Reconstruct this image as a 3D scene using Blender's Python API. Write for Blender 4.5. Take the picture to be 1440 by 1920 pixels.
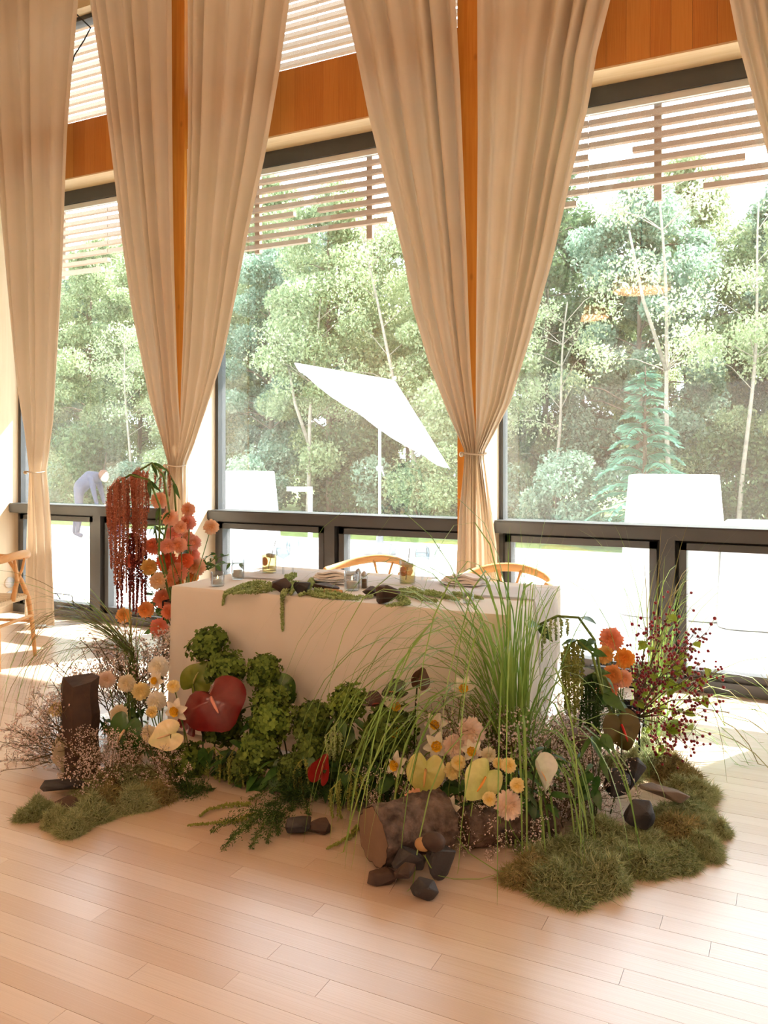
import bpy, bmesh, math, random
import numpy as np
from mathutils import Vector, Matrix, Euler

for _o in list(bpy.data.objects):
    bpy.data.objects.remove(_o)
SC = bpy.context.scene
COL = SC.collection
R = random.Random(7)
NR = np.random.default_rng(7)
PI = math.pi

# ------------------------------------------------------------------ camera
F, HZ, CAMH = 1550.0, 858.0, 1.45
TH = math.atan(1550 / 3120)
CT, ST = math.cos(TH), math.sin(TH)
cam_d = bpy.data.cameras.new('camera')
cam = bpy.data.objects.new('camera', cam_d)
COL.objects.link(cam)
cam.location = (0, 0, CAMH)
cam.rotation_euler = (PI / 2, 0, TH)
cam_d.sensor_fit = 'VERTICAL'
cam_d.sensor_height = 36
cam_d.sensor_width = 27
cam_d.lens = 36 * F / 1920
cam_d.shift_y = -(960 - HZ) / 1920
cam_d.clip_start = 0.05
cam_d.clip_end = 300
SC.camera = cam

# ------------------------------------------------------------------ light
world = bpy.data.worlds.new('sky')
SC.world = world
world.use_nodes = True
_bg = world.node_tree.nodes['Background']
_bg.inputs[0].default_value = (0.80, 0.91, 1.0, 1)
_bg.inputs[1].default_value = 5.5
SUN_DIR = Vector((0.55, 1.0, 1.12)).normalized()
sun_d = bpy.data.lights.new('sun', 'SUN')
sun_d.energy = 25.0
sun_d.angle = math.radians(0.6)
sun_d.color = (1.0, 0.965, 0.92)
sun = bpy.data.objects.new('sun', sun_d)
COL.objects.link(sun)
sun.rotation_euler = SUN_DIR.to_track_quat('Z', 'Y').to_euler()
sun.location = (10, 20, 20)
vs = SC.view_settings
vs.view_transform = 'Standard'
vs.look = 'None'
vs.gamma = 1
vs.exposure = 0.38
vs.use_curve_mapping = False
LAMP_POWER = 46.0
LAMP_COL = (1.0, 0.65, 0.46)
SC.cycles.max_bounces = 8
SC.cycles.diffuse_bounces = 4
SC.cycles.transparent_max_bounces = 16
SC.cycles.use_adaptive_sampling = True
SC.cycles.adaptive_threshold = 0.05
SC.cycles.sample_clamp_indirect = 6.0
SC.cycles.use_light_tree = False
SC.cycles.use_denoising = True

# ------------------------------------------------------------------ helpers
def W(px, py, Y):
    t = (px - 720) / F
    z = Y / (t * ST + CT)
    return Vector((z * (t * CT - ST), Y, CAMH + (HZ - py) * z / F))

def FL(px, py):
    z = F * CAMH / (py - HZ)
    t = (px - 720) / F
    return Vector((z * (t * CT - ST), z * (t * ST + CT), 0))

def MP(px, Y):                      # metres per pixel there
    t = (px - 720) / F
    return Y / (t * ST + CT) / F

VIEW = Vector((-ST, CT, 0))
RIGHT = Vector((CT, ST, 0))
UP = Vector((0, 0, 1))

class B:
    """collects shapes, then makes one mesh"""
    def __init__(s):
        s.v = []; s.f = []; s.a = []; s.cur = 0.0
    def add(s, vs_, fs_):
        n = len(s.v)
        s.v.extend([tuple(v) for v in vs_])
        s.a.extend([s.cur] * len(vs_))
        s.f.extend([tuple(i + n for i in f) for f in fs_])
    def box(s, x0, x1, y0, y1, z0, z1):
        s.add([(x0, y0, z0), (x1, y0, z0), (x1, y1, z0), (x0, y1, z0), (x0, y0, z1), (x1, y0, z1), (x1, y1, z1), (x0, y1, z1)],
              [(0, 3, 2, 1), (4, 5, 6, 7), (0, 1, 5, 4), (1, 2, 6, 5), (2, 3, 7, 6), (3, 0, 4, 7)])
    def tube(s, pts, rad, n=6, cap=True, flat=1.0):
        pts = [Vector(p) for p in pts]
        m = len(pts)
        if not hasattr(rad, '__len__'):
            rad = [rad] * m
        vs_ = []; fs_ = []
        d0 = (pts[1] - pts[0]).normalized()
        ref = Vector((0, 0, 1)) if abs(d0.z) < .9 else Vector((1, 0, 0))
        a = d0.cross(ref).normalized()
        for i in range(m):
            d = (pts[min(i + 1, m - 1)] - pts[max(i - 1, 0)]).normalized()
            a = (a - d * a.dot(d))
            if a.length < 1e-6:
                a = d.orthogonal()
            a.normalize()
            b = d.cross(a)
            for k in range(n):
                w = 2 * PI * k / n
                vs_.append(pts[i] + a * (math.cos(w) * rad[i]) + b * (math.sin(w) * rad[i] * flat))
        for i in range(m - 1):
            for k in range(n):
                k2 = (k + 1) % n
                fs_.append((i * n + k, i * n + k2, (i + 1) * n + k2, (i + 1) * n + k))
        if cap:
            fs_.append(tuple(range(n - 1, -1, -1)))
            fs_.append(tuple((m - 1) * n + k for k in range(n)))
        s.add(vs_, fs_)
    def lathe(s, prof, n=20, c=(0, 0, 0), closed=False, rib=0.0):
        m = len(prof); vs_ = []; fs_ = []
        for (r, z) in prof:
            for k in range(n):
                w = 2 * PI * k / n
                rr = r * (1 - rib * (k % 2))
                vs_.append((c[0] + rr * math.cos(w), c[1] + rr * math.sin(w), c[2] + z))
        for i in range(m - 1):
            for k in range(n):
                k2 = (k + 1) % n
                fs_.append((i * n + k, i * n + k2, (i + 1) * n + k2, (i + 1) * n + k))
        s.add(vs_, fs_)
    def grid(s, P):
        """P[i][j] points"""
        h = len(P); w = len(P[0])
        s.add([p for row in P for p in row],
              [(i * w + j, i * w + j + 1, (i + 1) * w + j + 1, (i + 1) * w + j) for i in range(h - 1) for j in range(w - 1)])
    def ribbon(s, pts, wid, side):
        """flat strip along pts; side = width direction"""
        P = []
        m = len(pts)
        for i, p in enumerate(pts):
            p = Vector(p)
            w = wid[i] if hasattr(wid, '__len__') else wid
            sd = side[i] if isinstance(side, list) else side
            P.append([p - sd * w, p + sd * w])
        s.grid(P)
    def ball(s, c, r, n=8, m=5):
        rx, ry, rz = r if hasattr(r, '__len__') else (r, r, r)
        vs_ = [(c[0], c[1], c[2] - rz)]; fs_ = []
        for i in range(1, m):
            a = -PI / 2 + PI * i / m
            for k in range(n):
                w = 2 * PI * k / n
                vs_.append((c[0] + rx * math.cos(a) * math.cos(w), c[1] + ry * math.cos(a) * math.sin(w), c[2] + rz * math.sin(a)))
        vs_.append((c[0], c[1], c[2] + rz))
        for k in range(n):
            fs_.append((0, 1 + (k + 1) % n, 1 + k))
        for i in range(m - 2):
            for k in range(n):
                k2 = (k + 1) % n
                fs_.append((1 + i * n + k, 1 + i * n + k2, 1 + (i + 1) * n + k2, 1 + (i + 1) * n + k))
        t = len(vs_) - 1; b0 = 1 + (m - 2) * n
        for k in range(n):
            fs_.append((b0 + k, b0 + (k + 1) % n, t))
        s.add(vs_, fs_)
    def octa(s, c, r):
        x, y, z = c
        s.add([(x + r, y, z), (x - r, y, z), (x, y + r, z), (x, y - r, z), (x, y, z + r), (x, y, z - r)],
              [(0, 2, 4), (2, 1, 4), (1, 3, 4), (3, 0, 4), (2, 0, 5), (1, 2, 5), (3, 1, 5), (0, 3, 5)])
    def mesh(s, name, smooth=True):
        me = bpy.data.meshes.new(name)
        me.from_pydata(s.v, [], s.f)
        if any(s.a):
            at = me.attributes.new('t', 'FLOAT', 'POINT')
            at.data.foreach_set('value', s.a)
        if smooth:
            me.polygons.foreach_set('use_smooth', [True] * len(me.polygons))
        me.update()
        return me

def np_mesh(name, verts, faces, smooth=False):
    """verts (N,3), faces (M,k) arrays"""
    me = bpy.data.meshes.new(name)
    nv, (nf, k) = len(verts), faces.shape
    me.vertices.add(nv)
    me.vertices.foreach_set('co', np.ascontiguousarray(verts, dtype=np.float32).ravel())
    me.loops.add(nf * k)
    me.loops.foreach_set('vertex_index', np.ascontiguousarray(faces, dtype=np.int32).ravel())
    me.polygons.add(nf)
    me.polygons.foreach_set('loop_start', np.arange(0, nf * k, k, dtype=np.int32))
    if smooth:
        me.polygons.foreach_set('use_smooth', np.ones(nf, dtype=bool))
    me.update(calc_edges=True)
    return me

def link(o):
    COL.objects.link(o); return o

def obj(name, me, mat=None, parent=None, loc=(0, 0, 0), rot=(0, 0, 0), scale=(1, 1, 1), smooth=True):
    if isinstance(me, B):
        me = me.mesh(name, smooth)
    o = bpy.data.objects.new(name, me)
    COL.objects.link(o)
    if mat is not None and len(me.materials) == 0:
        me.materials.append(mat)
    o.location = loc; o.rotation_euler = rot
    o.scale = scale if hasattr(scale, '__len__') else (scale,) * 3
    if parent is not None:
        o.parent = parent
    return o

def tag(o, label, cat, group=None):
    o['label'] = label; o['category'] = cat
    if group: o['group'] = group
    return o

def thing(name, label, cat, loc=(0, 0, 0), rot=(0, 0, 0), group=None, scale=(1, 1, 1)):
    o = bpy.data.objects.new(name, None)
    COL.objects.link(o)
    o.empty_display_size = .05
    o.location = loc; o.rotation_euler = rot
    o.scale = scale if hasattr(scale, '__len__') else (scale,) * 3
    return tag(o, label, cat, group)

def struct(o):
    o['kind'] = 'structure'; return o

def stuff(o):
    o['kind'] = 'stuff'; return o

def dup(root, loc=None, rot=None, scale=None, label=None, group=None, color=None):
    r = root.copy(); COL.objects.link(r)
    if loc is not None: r.location = loc
    if rot is not None: r.rotation_euler = rot
    if scale is not None: r.scale = scale if hasattr(scale, '__len__') else (scale,) * 3
    if label: r['label'] = label
    if group: r['group'] = group
    if color: r.color = color
    for ch in list(root.children):
        c = ch.copy(); COL.objects.link(c); c.parent = r
        if color and not ch.get('keepcol'): c.color = color
        for g in list(ch.children):
            d = g.copy(); COL.objects.link(d); d.parent = c
    return r

# ------------------------------------------------------------------ materials
def srgb(r, g, b):
    f = lambda c: c / 12.92 if c <= .04045 else ((c + .055) / 1.055) ** 2.4
    return (f(r / 255), f(g / 255), f(b / 255))

def M(name, col, rough=.6, var=.12, scale=12.0, transl=0.0, bump=0.0, bscale=60.0, spec=.3, island=0.0, metal=0.0,
      col2=None, objcol=False, attr=None, stretch=None, coat=0.0, objrand=0.0, detail=3.0, tcol=None, sheen=0.0):
    m = bpy.data.materials.new(name); m.use_nodes = True
    nt = m.node_tree; N = nt.nodes; L = nt.links
    bs = N['Principled BSDF']; out = N['Material Output']
    bs.inputs['Roughness'].default_value = rough
    bs.inputs['Metallic'].default_value = metal
    bs.inputs['Specular IOR Level'].default_value = spec
    if coat:
        bs.inputs['Coat Weight'].default_value = coat
        bs.inputs['Coat Roughness'].default_value = .18
    if sheen:
        bs.inputs['Sheen Weight'].default_value = sheen
    tc = N.new('ShaderNodeTexCoord')
    vec = tc.outputs['Object']
    if stretch:
        mp = N.new('ShaderNodeMapping'); mp.inputs['Scale'].default_value = stretch
        L.new(vec, mp.inputs['Vector']); vec = mp.outputs['Vector']
    nz = N.new('ShaderNodeTexNoise'); nz.inputs['Scale'].default_value = scale; nz.inputs['Detail'].default_value = detail
    L.new(vec, nz.inputs['Vector'])
    mix = N.new('ShaderNodeMix'); mix.data_type = 'RGBA'
    c = col if len(col) == 3 else col[:3]
    if col2 is None:
        lo = tuple(x * (1 - var) for x in c); hi = tuple(min(1, x * (1 + var)) for x in c)
    else:
        lo, hi = c, col2
    rp = N.new('ShaderNodeMapRange'); rp.inputs['From Min'].default_value = .3; rp.inputs['From Max'].default_value = .7
    L.new(nz.outputs['Fac'], rp.inputs['Value'])
    fac = rp.outputs['Result']
    if island:
        g = N.new('ShaderNodeNewGeometry')
        mm = N.new('ShaderNodeMath'); mm.operation = 'MULTIPLY_ADD'
        mm.inputs[1].default_value = island; L.new(g.outputs['Random Per Island'], mm.inputs[0])
        sc_ = N.new('ShaderNodeMath'); sc_.operation = 'MULTIPLY'; sc_.inputs[1].default_value = 1 - island
        L.new(fac, sc_.inputs[0]); L.new(sc_.outputs[0], mm.inputs[2]); fac = mm.outputs[0]
    if objrand:
        oi = N.new('ShaderNodeObjectInfo')
        mm = N.new('ShaderNodeMath'); mm.operation = 'MULTIPLY_ADD'
        mm.inputs[1].default_value = objrand; L.new(oi.outputs['Random'], mm.inputs[0])
        sc_ = N.new('ShaderNodeMath'); sc_.operation = 'MULTIPLY'; sc_.inputs[1].default_value = 1 - objrand
        L.new(fac, sc_.inputs[0]); L.new(sc_.outputs[0], mm.inputs[2]); fac = mm.outputs[0]
    L.new(fac, mix.inputs['Factor'])
    mix.inputs['A'].default_value = (*lo, 1); mix.inputs['B'].default_value = (*hi, 1)
    colout = mix.outputs['Result']
    if objcol:                      # colour of the object itself times the variation
        oi = N.new('ShaderNodeObjectInfo')
        mx = N.new('ShaderNodeMix'); mx.data_type = 'RGBA'; mx.blend_type = 'MULTIPLY'
        mx.inputs['Factor'].default_value = 1
        L.new(oi.outputs['Color'], mx.inputs['A']); L.new(colout, mx.inputs['B'])
        colout = mx.outputs['Result']
    if attr:                        # petal tint by the mesh attribute t
        at = N.new('ShaderNodeAttribute'); at.attribute_name = 't'
        mx = N.new('ShaderNodeMix'); mx.data_type = 'RGBA'; mx.blend_type = 'MULTIPLY'
        L.new(at.outputs['Fac'], mx.inputs['Factor'])
        L.new(colout, mx.inputs['A']); mx.inputs['B'].default_value = (*attr, 1)
        colout = mx.outputs['Result']
    L.new(colout, bs.inputs['Base Color'])
    if bump:
        nb = N.new('ShaderNodeTexNoise'); nb.inputs['Scale'].default_value = bscale; nb.inputs['Detail'].default_value = 5
        L.new(vec, nb.inputs['Vector'])
        bp = N.new('ShaderNodeBump'); bp.inputs['Strength'].default_value = bump; bp.inputs['Distance'].default_value = .01
        L.new(nb.outputs['Fac'], bp.inputs['Height']); L.new(bp.outputs['Normal'], bs.inputs['Normal'])
    if transl:
        tr = N.new('ShaderNodeBsdfTranslucent')
        if tcol:
            tr.inputs['Color'].default_value = (*tcol, 1)
        else:
            L.new(colout, tr.inputs['Color'])
        ms = N.new('ShaderNodeMixShader'); ms.inputs['Fac'].default_value = transl
        L.new(bs.outputs[0], ms.inputs[1]); L.new(tr.outputs[0], ms.inputs[2]); L.new(ms.outputs[0], out.inputs['Surface'])
    return m

def wood(name, c1, c2, axis='Z', rough=.45, knots=False, coat=0.0, objrand=0.0, gs=1.0):
    m = bpy.data.materials.new(name); m.use_nodes = True
    nt = m.node_tree; N = nt.nodes; L = nt.links; bs = N['Principled BSDF']
    bs.inputs['Roughness'].default_value = rough
    bs.inputs['Specular IOR Level'].default_value = .35
    if coat:
        bs.inputs['Coat Weight'].default_value = coat; bs.inputs['Coat Roughness'].default_value = .26; bs.inputs['Coat IOR'].default_value = 2.0
    tc = N.new('ShaderNodeTexCoord'); mp = N.new('ShaderNodeMapping')
    s = {'X': (1.2, 26, 26), 'Y': (26, 1.2, 26), 'Z': (26, 26, 1.2)}[axis]
    mp.inputs['Scale'].default_value = tuple(x * gs for x in s)
    L.new(tc.outputs['Object'], mp.inputs['Vector'])
    vec = mp.outputs['Vector']
    oi = N.new('ShaderNodeObjectInfo')
    if objrand:
        ad = N.new('ShaderNodeVectorMath'); ad.operation = 'ADD'
        cx = N.new('ShaderNodeCombineXYZ'); mu = N.new('ShaderNodeMath'); mu.operation = 'MULTIPLY'; mu.inputs[1].default_value = 70
        L.new(oi.outputs['Random'], mu.inputs[0])
        for k in range(3): L.new(mu.outputs[0], cx.inputs[k])
        L.new(vec, ad.inputs[0]); L.new(cx.outputs[0], ad.inputs[1]); vec = ad.outputs[0]
    nz = N.new('ShaderNodeTexNoise'); nz.inputs['Scale'].default_value = 1.6; nz.inputs['Detail'].default_value = 6; nz.inputs['Distortion'].default_value = .6
    L.new(vec, nz.inputs['Vector'])
    fac = nz.outputs['Fac']
    if objrand:
        a = N.new('ShaderNodeMath'); a.operation = 'MULTIPLY_ADD'; a.inputs[1].default_value = objrand; a.inputs[2].default_value = -objrand / 2
        L.new(oi.outputs['Random'], a.inputs[0])
        b = N.new('ShaderNodeMath'); b.operation = 'ADD'; L.new(a.outputs[0], b.inputs[0]); L.new(fac, b.inputs[1]); fac = b.outputs[0]
    cr = N.new('ShaderNodeValToRGB')
    cr.color_ramp.elements[0].position = .25; cr.color_ramp.elements[0].color = (*c1, 1)
    cr.color_ramp.elements[1].position = .75; cr.color_ramp.elements[1].color = (*c2, 1)
    L.new(fac, cr.inputs['Fac'])
    col = cr.outputs['Color']
    if knots:
        vo = N.new('ShaderNodeTexVoronoi'); vo.inputs['Scale'].default_value = 5.5
        mp2 = N.new('ShaderNodeMapping'); mp2.inputs['Scale'].default_value = (1, 1, .55)
        L.new(tc.outputs['Object'], mp2.inputs['Vector']); L.new(mp2.outputs['Vector'], vo.inputs['Vector'])
        mr = N.new('ShaderNodeMapRange'); mr.inputs['From Min'].default_value = .05; mr.inputs['From Max'].default_value = .13
        mr.inputs['To Min'].default_value = .75; mr.inputs['To Max'].default_value = 0
        L.new(vo.outputs['Distance'], mr.inputs['Value'])
        mx = N.new('ShaderNodeMix'); mx.data_type = 'RGBA'
        L.new(mr.outputs['Result'], mx.inputs['Factor']); L.new(col, mx.inputs['A'])
        mx.inputs['B'].default_value = (c1[0] * .35, c1[1] * .28, c1[2] * .25, 1)
        col = mx.outputs['Result']
    L.new(col, bs.inputs['Base Color'])
    bp = N.new('ShaderNodeBump'); bp.inputs['Strength'].default_value = .06; bp.inputs['Distance'].default_value = .004
    L.new(nz.outputs['Fac'], bp.inputs['Height']); L.new(bp.outputs['Normal'], bs.inputs['Normal'])
    return m

def pane_mat(name, ior=1.6, tint=(1, 1, 1), haze=0.0, rough=0.0):
    """thin sheet of glass: see-through, mirror-like by its angle, a little white haze imitating glare"""
    m = bpy.data.materials.new(name); m.use_nodes = True
    nt = m.node_tree; N = nt.nodes; L = nt.links
    N.remove(N['Principled BSDF']); out = N['Material Output']
    tr = N.new('ShaderNodeBsdfTransparent'); tr.inputs[0].default_value = (*tint, 1)
    gl = N.new('ShaderNodeBsdfGlossy'); gl.inputs['Roughness'].default_value = rough
    # Schlick reflectance, the same from both sides of the sheet
    f0 = ((ior - 1) / (ior + 1)) ** 2
    ge = N.new('ShaderNodeNewGeometry'); dt = N.new('ShaderNodeVectorMath'); dt.operation = 'DOT_PRODUCT'
    L.new(ge.outputs['Normal'], dt.inputs[0]); L.new(ge.outputs['Incoming'], dt.inputs[1])
    ab = N.new('ShaderNodeMath'); ab.operation = 'ABSOLUTE'; L.new(dt.outputs['Value'], ab.inputs[0])
    iv = N.new('ShaderNodeMath'); iv.operation = 'SUBTRACT'; iv.inputs[0].default_value = 1; L.new(ab.outputs[0], iv.inputs[1])
    pw = N.new('ShaderNodeMath'); pw.operation = 'POWER'; pw.inputs[1].default_value = 5; L.new(iv.outputs[0], pw.inputs[0])
    fr = N.new('ShaderNodeMath'); fr.operation = 'MULTIPLY_ADD'; fr.inputs[1].default_value = 1 - f0; fr.inputs[2].default_value = f0
    L.new(pw.outputs[0], fr.inputs[0])
    ms = N.new('ShaderNodeMixShader')
    L.new(fr.outputs[0], ms.inputs[0]); L.new(tr.outputs[0], ms.inputs[1]); L.new(gl.outputs[0], ms.inputs[2])
    last = ms.outputs[0]
    if haze:  # white mixed into the glass stands in for veiling glare
        tl = N.new('ShaderNodeBsdfTranslucent'); tl.inputs['Color'].default_value = (.95, .95, .92, 1)
        nz = N.new('ShaderNodeTexNoise'); nz.inputs['Scale'].default_value = 1.1; nz.inputs['Detail'].default_value = 4
        tc = N.new('ShaderNodeTexCoord'); L.new(tc.outputs['Object'], nz.inputs['Vector'])
        mr = N.new('ShaderNodeMapRange'); mr.inputs['From Min'].default_value = .3; mr.inputs['From Max'].default_value = .75
        mr.inputs['To Min'].default_value = haze * .6; mr.inputs['To Max'].default_value = haze * 1.5
        L.new(nz.outputs['Fac'], mr.inputs['Value'])
        m2 = N.new('ShaderNodeMixShader')
        L.new(mr.outputs['Result'], m2.inputs[0]); L.new(last, m2.inputs[1]); L.new(tl.outputs[0], m2.inputs[2]); last = m2.outputs[0]
    L.new(last, out.inputs['Surface'])
    return m

def glow(name, col, strength):
    m = bpy.data.materials.new(name); m.use_nodes = True
    bs = m.node_tree.nodes['Principled BSDF']
    bs.inputs['Emission Color'].default_value = (*col, 1); bs.inputs['Emission Strength'].default_value = strength
    bs.inputs['Base Color'].default_value = (*col, 1)
    return m
# ================================================================== the room
GY = 5.55                      # glass plane
XL, XR, YB, ZC = -6.62, 5.42, -6.5, 5.75
POSTS = [-4.45, -2.0, 0.45, 2.9]     # left faces; 0.155 wide
PW = .155
BAYS = [(XL, -4.45), (-4.295, -2.0), (-1.845, .45), (.605, 2.9), (3.055, XR)]

m_fir = wood('fir_post', srgb(206, 126, 36), srgb(230, 160, 66), 'Z', .5, knots=True)
m_beam = wood('fir_board', srgb(184, 112, 42), srgb(204, 136, 60), 'Z', .5, objrand=.5)
m_trimw = wood('pale_trim', srgb(226, 190, 140), srgb(238, 208, 164), 'X', .5)
m_bronze = M('bronze_frame', srgb(70, 71, 72), .4, .06, 6, metal=.25, spec=.5)
m_gask = M('black_gasket', srgb(26, 26, 27), .5, .05)
m_glass = pane_mat('window_glass', 2.05, (.99, .995, .99), haze=.008)
m_plank = wood('maple_plank', srgb(208, 180, 154), srgb(224, 202, 180), 'X', .3, coat=1.0, objrand=.55)
m_floor = wood('maple_floor', srgb(210, 182, 156), srgb(222, 200, 178), 'X', .3, coat=1.0)
m_gap = M('plank_gap', srgb(96, 66, 40), .9, .1)
m_wall = M('cream_plaster', srgb(238, 230, 222), .85, .03, 4)
m_wallw = wood('birch_wall', srgb(236, 212, 176), srgb(244, 224, 192), 'Z', .55)
m_ceil = wood('fir_ceiling', srgb(228, 204, 174), srgb(238, 218, 192), 'X', .6)
m_refl = M('pale_reflection', srgb(228, 226, 220), .5, .03)
m_jamb = M('pale_jamb', srgb(240, 222, 192), .6, .04, 3)
m_curtain = M('curtain_cloth', srgb(230, 214, 190), .85, .03, 3, transl=.16, bump=.05, bscale=400, spec=.1)

# floor: near boards are pieces, the far floor is a slab
PLW = .083
NY0, NY1 = 1.16, 1.16 + PLW * 36
NX0, NX1 = -4.3, 1.7
b = B()
b.box(XL, XR, NY1, GY + .1, -.06, 0)
b.box(XL, NX0, NY0, NY1, -.06, 0); b.box(NX1, XR, NY0, NY1, -.06, 0)
b.box(XL, XR, YB, NY0, -.06, 0)
floor = struct(obj('floor', b, m_floor, smooth=False))
bb = B(); bb.box(NX0, NX1, NY0, NY1, -.06, -.006)
obj('subfloor', bb, m_gap, floor, smooth=False)
ub = B(); ub.box(-.5, .5, -.5, .5, -.5, .5)
unit_plank = ub.mesh('plank', False); unit_plank.materials.append(m_plank)
rp = random.Random(3)
for i in range(36):
    y = NY0 + PLW * (i + .5)
    x = NX0
    while x < NX1 - .02:
        L_ = rp.uniform(.55, 1.9)
        x2 = min(NX1, x + L_)
        if NX1 - x2 < .3: x2 = NX1
        # pieces that the frame cannot show are left out of the loop below
        obj('plank', unit_plank, None, floor, ((x + x2) / 2, y, -.005 + rp.uniform(-.00025, .00025)), (0, 0, 0), (x2 - x - .0011, PLW - .0011, .01))
        x = x2

# walls
def wallbox(name, args, mat):
    q = B(); q.box(*args)
    return struct(obj(name, q, mat, smooth=False))
wallbox('wall_left', (XL - .2, XL, YB, GY + .15, -.06, ZC), m_wallw)
wallbox('wall_right', (XR, XR + .2, YB, GY + .15, -.06, ZC), m_wall)
wallbox('wall_back', (XL - .2, XR + .2, YB - .2, YB, -.06, ZC), m_wall)
wallbox('ceiling', (XL - .2, XR + .2, YB - .2, GY + .5, ZC, ZC + .15), m_ceil)

for x in POSTS:
    q = B(); q.box(-PW / 2, PW / 2, 0, GY - 5.12 + .06, 0, ZC)
    po = struct(obj('trim_post', q, m_fir, None, (x + PW / 2, 5.12, 0), smooth=False))
    for sx in (-1, 1):
        q = B(); q.box(sx * PW / 2 - .006, sx * PW / 2 + .006, .03, GY - 5.12 + .02, 0, 3.885); obj('jamb_board', q, m_jamb, po, smooth=False)

# head beam boards, pale soffit, frames and panes, bay by bay
unit_board = B(); unit_board.box(-.5, .5, -.5, .5, -.5, .5)
unit_board = unit_board.mesh('board', False); unit_board.materials.append(m_beam)
rb = random.Random(5)
for n, (x0, x1) in enumerate(BAYS):
    q = B(); q.box(x0, x1, 5.285, 5.5, 3.905, 4.37)
    beam = struct(obj('trim_%d' % (n + 1), q, m_beam, smooth=False))
    x = x0
    while x < x1 - .01:
        x2 = min(x1, x + rb.uniform(.12, .15))
        if x1 - x2 < .05: x2 = x1
        obj('board', unit_board, None, beam, ((x + x2) / 2, 5.272 + rb.uniform(-.0006, .0006), 4.138), (0, 0, 0), (x2 - x - .0012, .026, .476))
        x = x2
    q = B(); q.box(x0, x1, 5.262, 5.5, 3.888, 3.9)
    obj('soffit_board', q, m_trimw, beam, smooth=False)
    # top of the wall
    q = B(); q.box(x0, x1, 5.4, 5.6, 5.46, ZC)
    struct(obj('trim_head_%d' % (n + 1), q, m_trimw, smooth=False))
    # clerestory window
    w = thing('window_%d' % (2 * n + 2), 'clerestory window above the fir beam', 'window'); del w['label']; del w['category']; struct(w)
    q = B(); q.box(x0, x1, 5.5, 5.6, 4.33, 4.42); q.box(x0, x1, 5.5, 5.6, 5.42, 5.47)
    q.box(x0, x0 + .04, 5.5, 5.6, 4.42, 5.42); q.box(x1 - .04, x1, 5.5, 5.6, 4.42, 5.42)
    obj('window_frame', q, m_bronze, w, smooth=False)
    q = B(); q.box(x0 + .04, x1 - .04, GY - .003, GY + .003, 4.42, 5.42); obj('pane', q, m_glass, w, smooth=False)
    # tall window with two low awning lights
    w = thing('window_%d' % (2 * n + 1), 'x', 'window'); del w['label']; del w['category']; struct(w)
    q = B()
    q.box(x0, x1, 5.49, 5.6, 3.77, 3.9)
    q.box(x0, x0 + .035, 5.5, 5.6, .1, 3.77); q.box(x1 - .035, x1, 5.5, 5.6, .1, 3.77)
    obj('window_frame', q, m_bronze, w, smooth=False)
    q = B(); q.box(x0 + .035, x1 - .035, 5.51, 5.53, 3.725, 3.768); obj('reflection_strip', q, m_refl, w, smooth=False)  # added pale strip imitates a reflection below the frame head
    q = B(); q.box(x0, x1, 5.40, 5.6, .935, 1.022); q.box(x0, x1, 5.392, 5.40, .95, 1.012)
    obj('transom_rail', q, m_bronze, w, smooth=False)
    q = B(); q.box(x0, x1, 5.44, 5.6, 0, .075); obj('window_sill', q, m_bronze, w, smooth=False)
    q = B(); q.box(x0 + .035, x1 - .035, GY - .003, GY + .003, 1.02, 3.78); obj('pane', q, m_glass, w, smooth=False)
    xm = (x0 + x1) / 2 - .02
    q = B(); q.box(xm - .045, xm + .045, 5.44, 5.6, .07, .94); obj('mullion', q, m_bronze, w, smooth=False)
    for (a, c) in ((x0 + .035, xm - .045), (xm + .045, x1 - .035)):
        q = B()
        q.box(a, a + .022, 5.5, 5.58, .075, .935); q.box(c - .022, c, 5.5, 5.58, .075, .935); q.box(a, c, 5.5, 5.58, .915, .935)
        obj('gasket', q, m_gask, w, smooth=False)
        a += .022; c -= .022
        q = B()
        q.box(a, a + .045, 5.47, 5.57, .075, .915); q.box(c - .045, c, 5.47, 5.57, .075, .915)
        q.box(a, c, 5.47, 5.57, .87, .915); q.box(a, c, 5.47, 5.57, .075, .125)
        s = obj('sash', q, m_bronze, w, smooth=False)
        q = B(); q.box(a + .045, c - .045, GY - .023, GY - .017, .125, .87); obj('pane', q, m_glass, s, smooth=False)
        # folding crank at the sill
        hx = c - .28
        q = B(); q.tube([(hx - .09, 5.43, .16), (hx - .09, 5.40, .21), (hx - .09, 5.36, .225), (hx + .09, 5.36, .225), (hx + .09, 5.40, .21), (hx + .09, 5.43, .08)], .005, 6)
        q.box(hx - .12, hx + .12, 5.405, 5.44, .076, .1)
        obj('window_crank', q, m_gask, s, smooth=False)

# ------------------------------------------------------------------ curtains
def interp_edge(pts, Y, zs):
    q = [W(px, py, Y) for px, py in pts]
    q.sort(key=lambda p: -p.z)
    z = np.array([p.z for p in q]); x = np.array([p.x for p in q])
    out = np.interp(-zs, -z, x)
    sl = (x[0] - x[1]) / (z[0] - z[1])
    top = zs > z[0]
    out[top] = x[0] + sl * (zs[top] - z[0])
    return out

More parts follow.
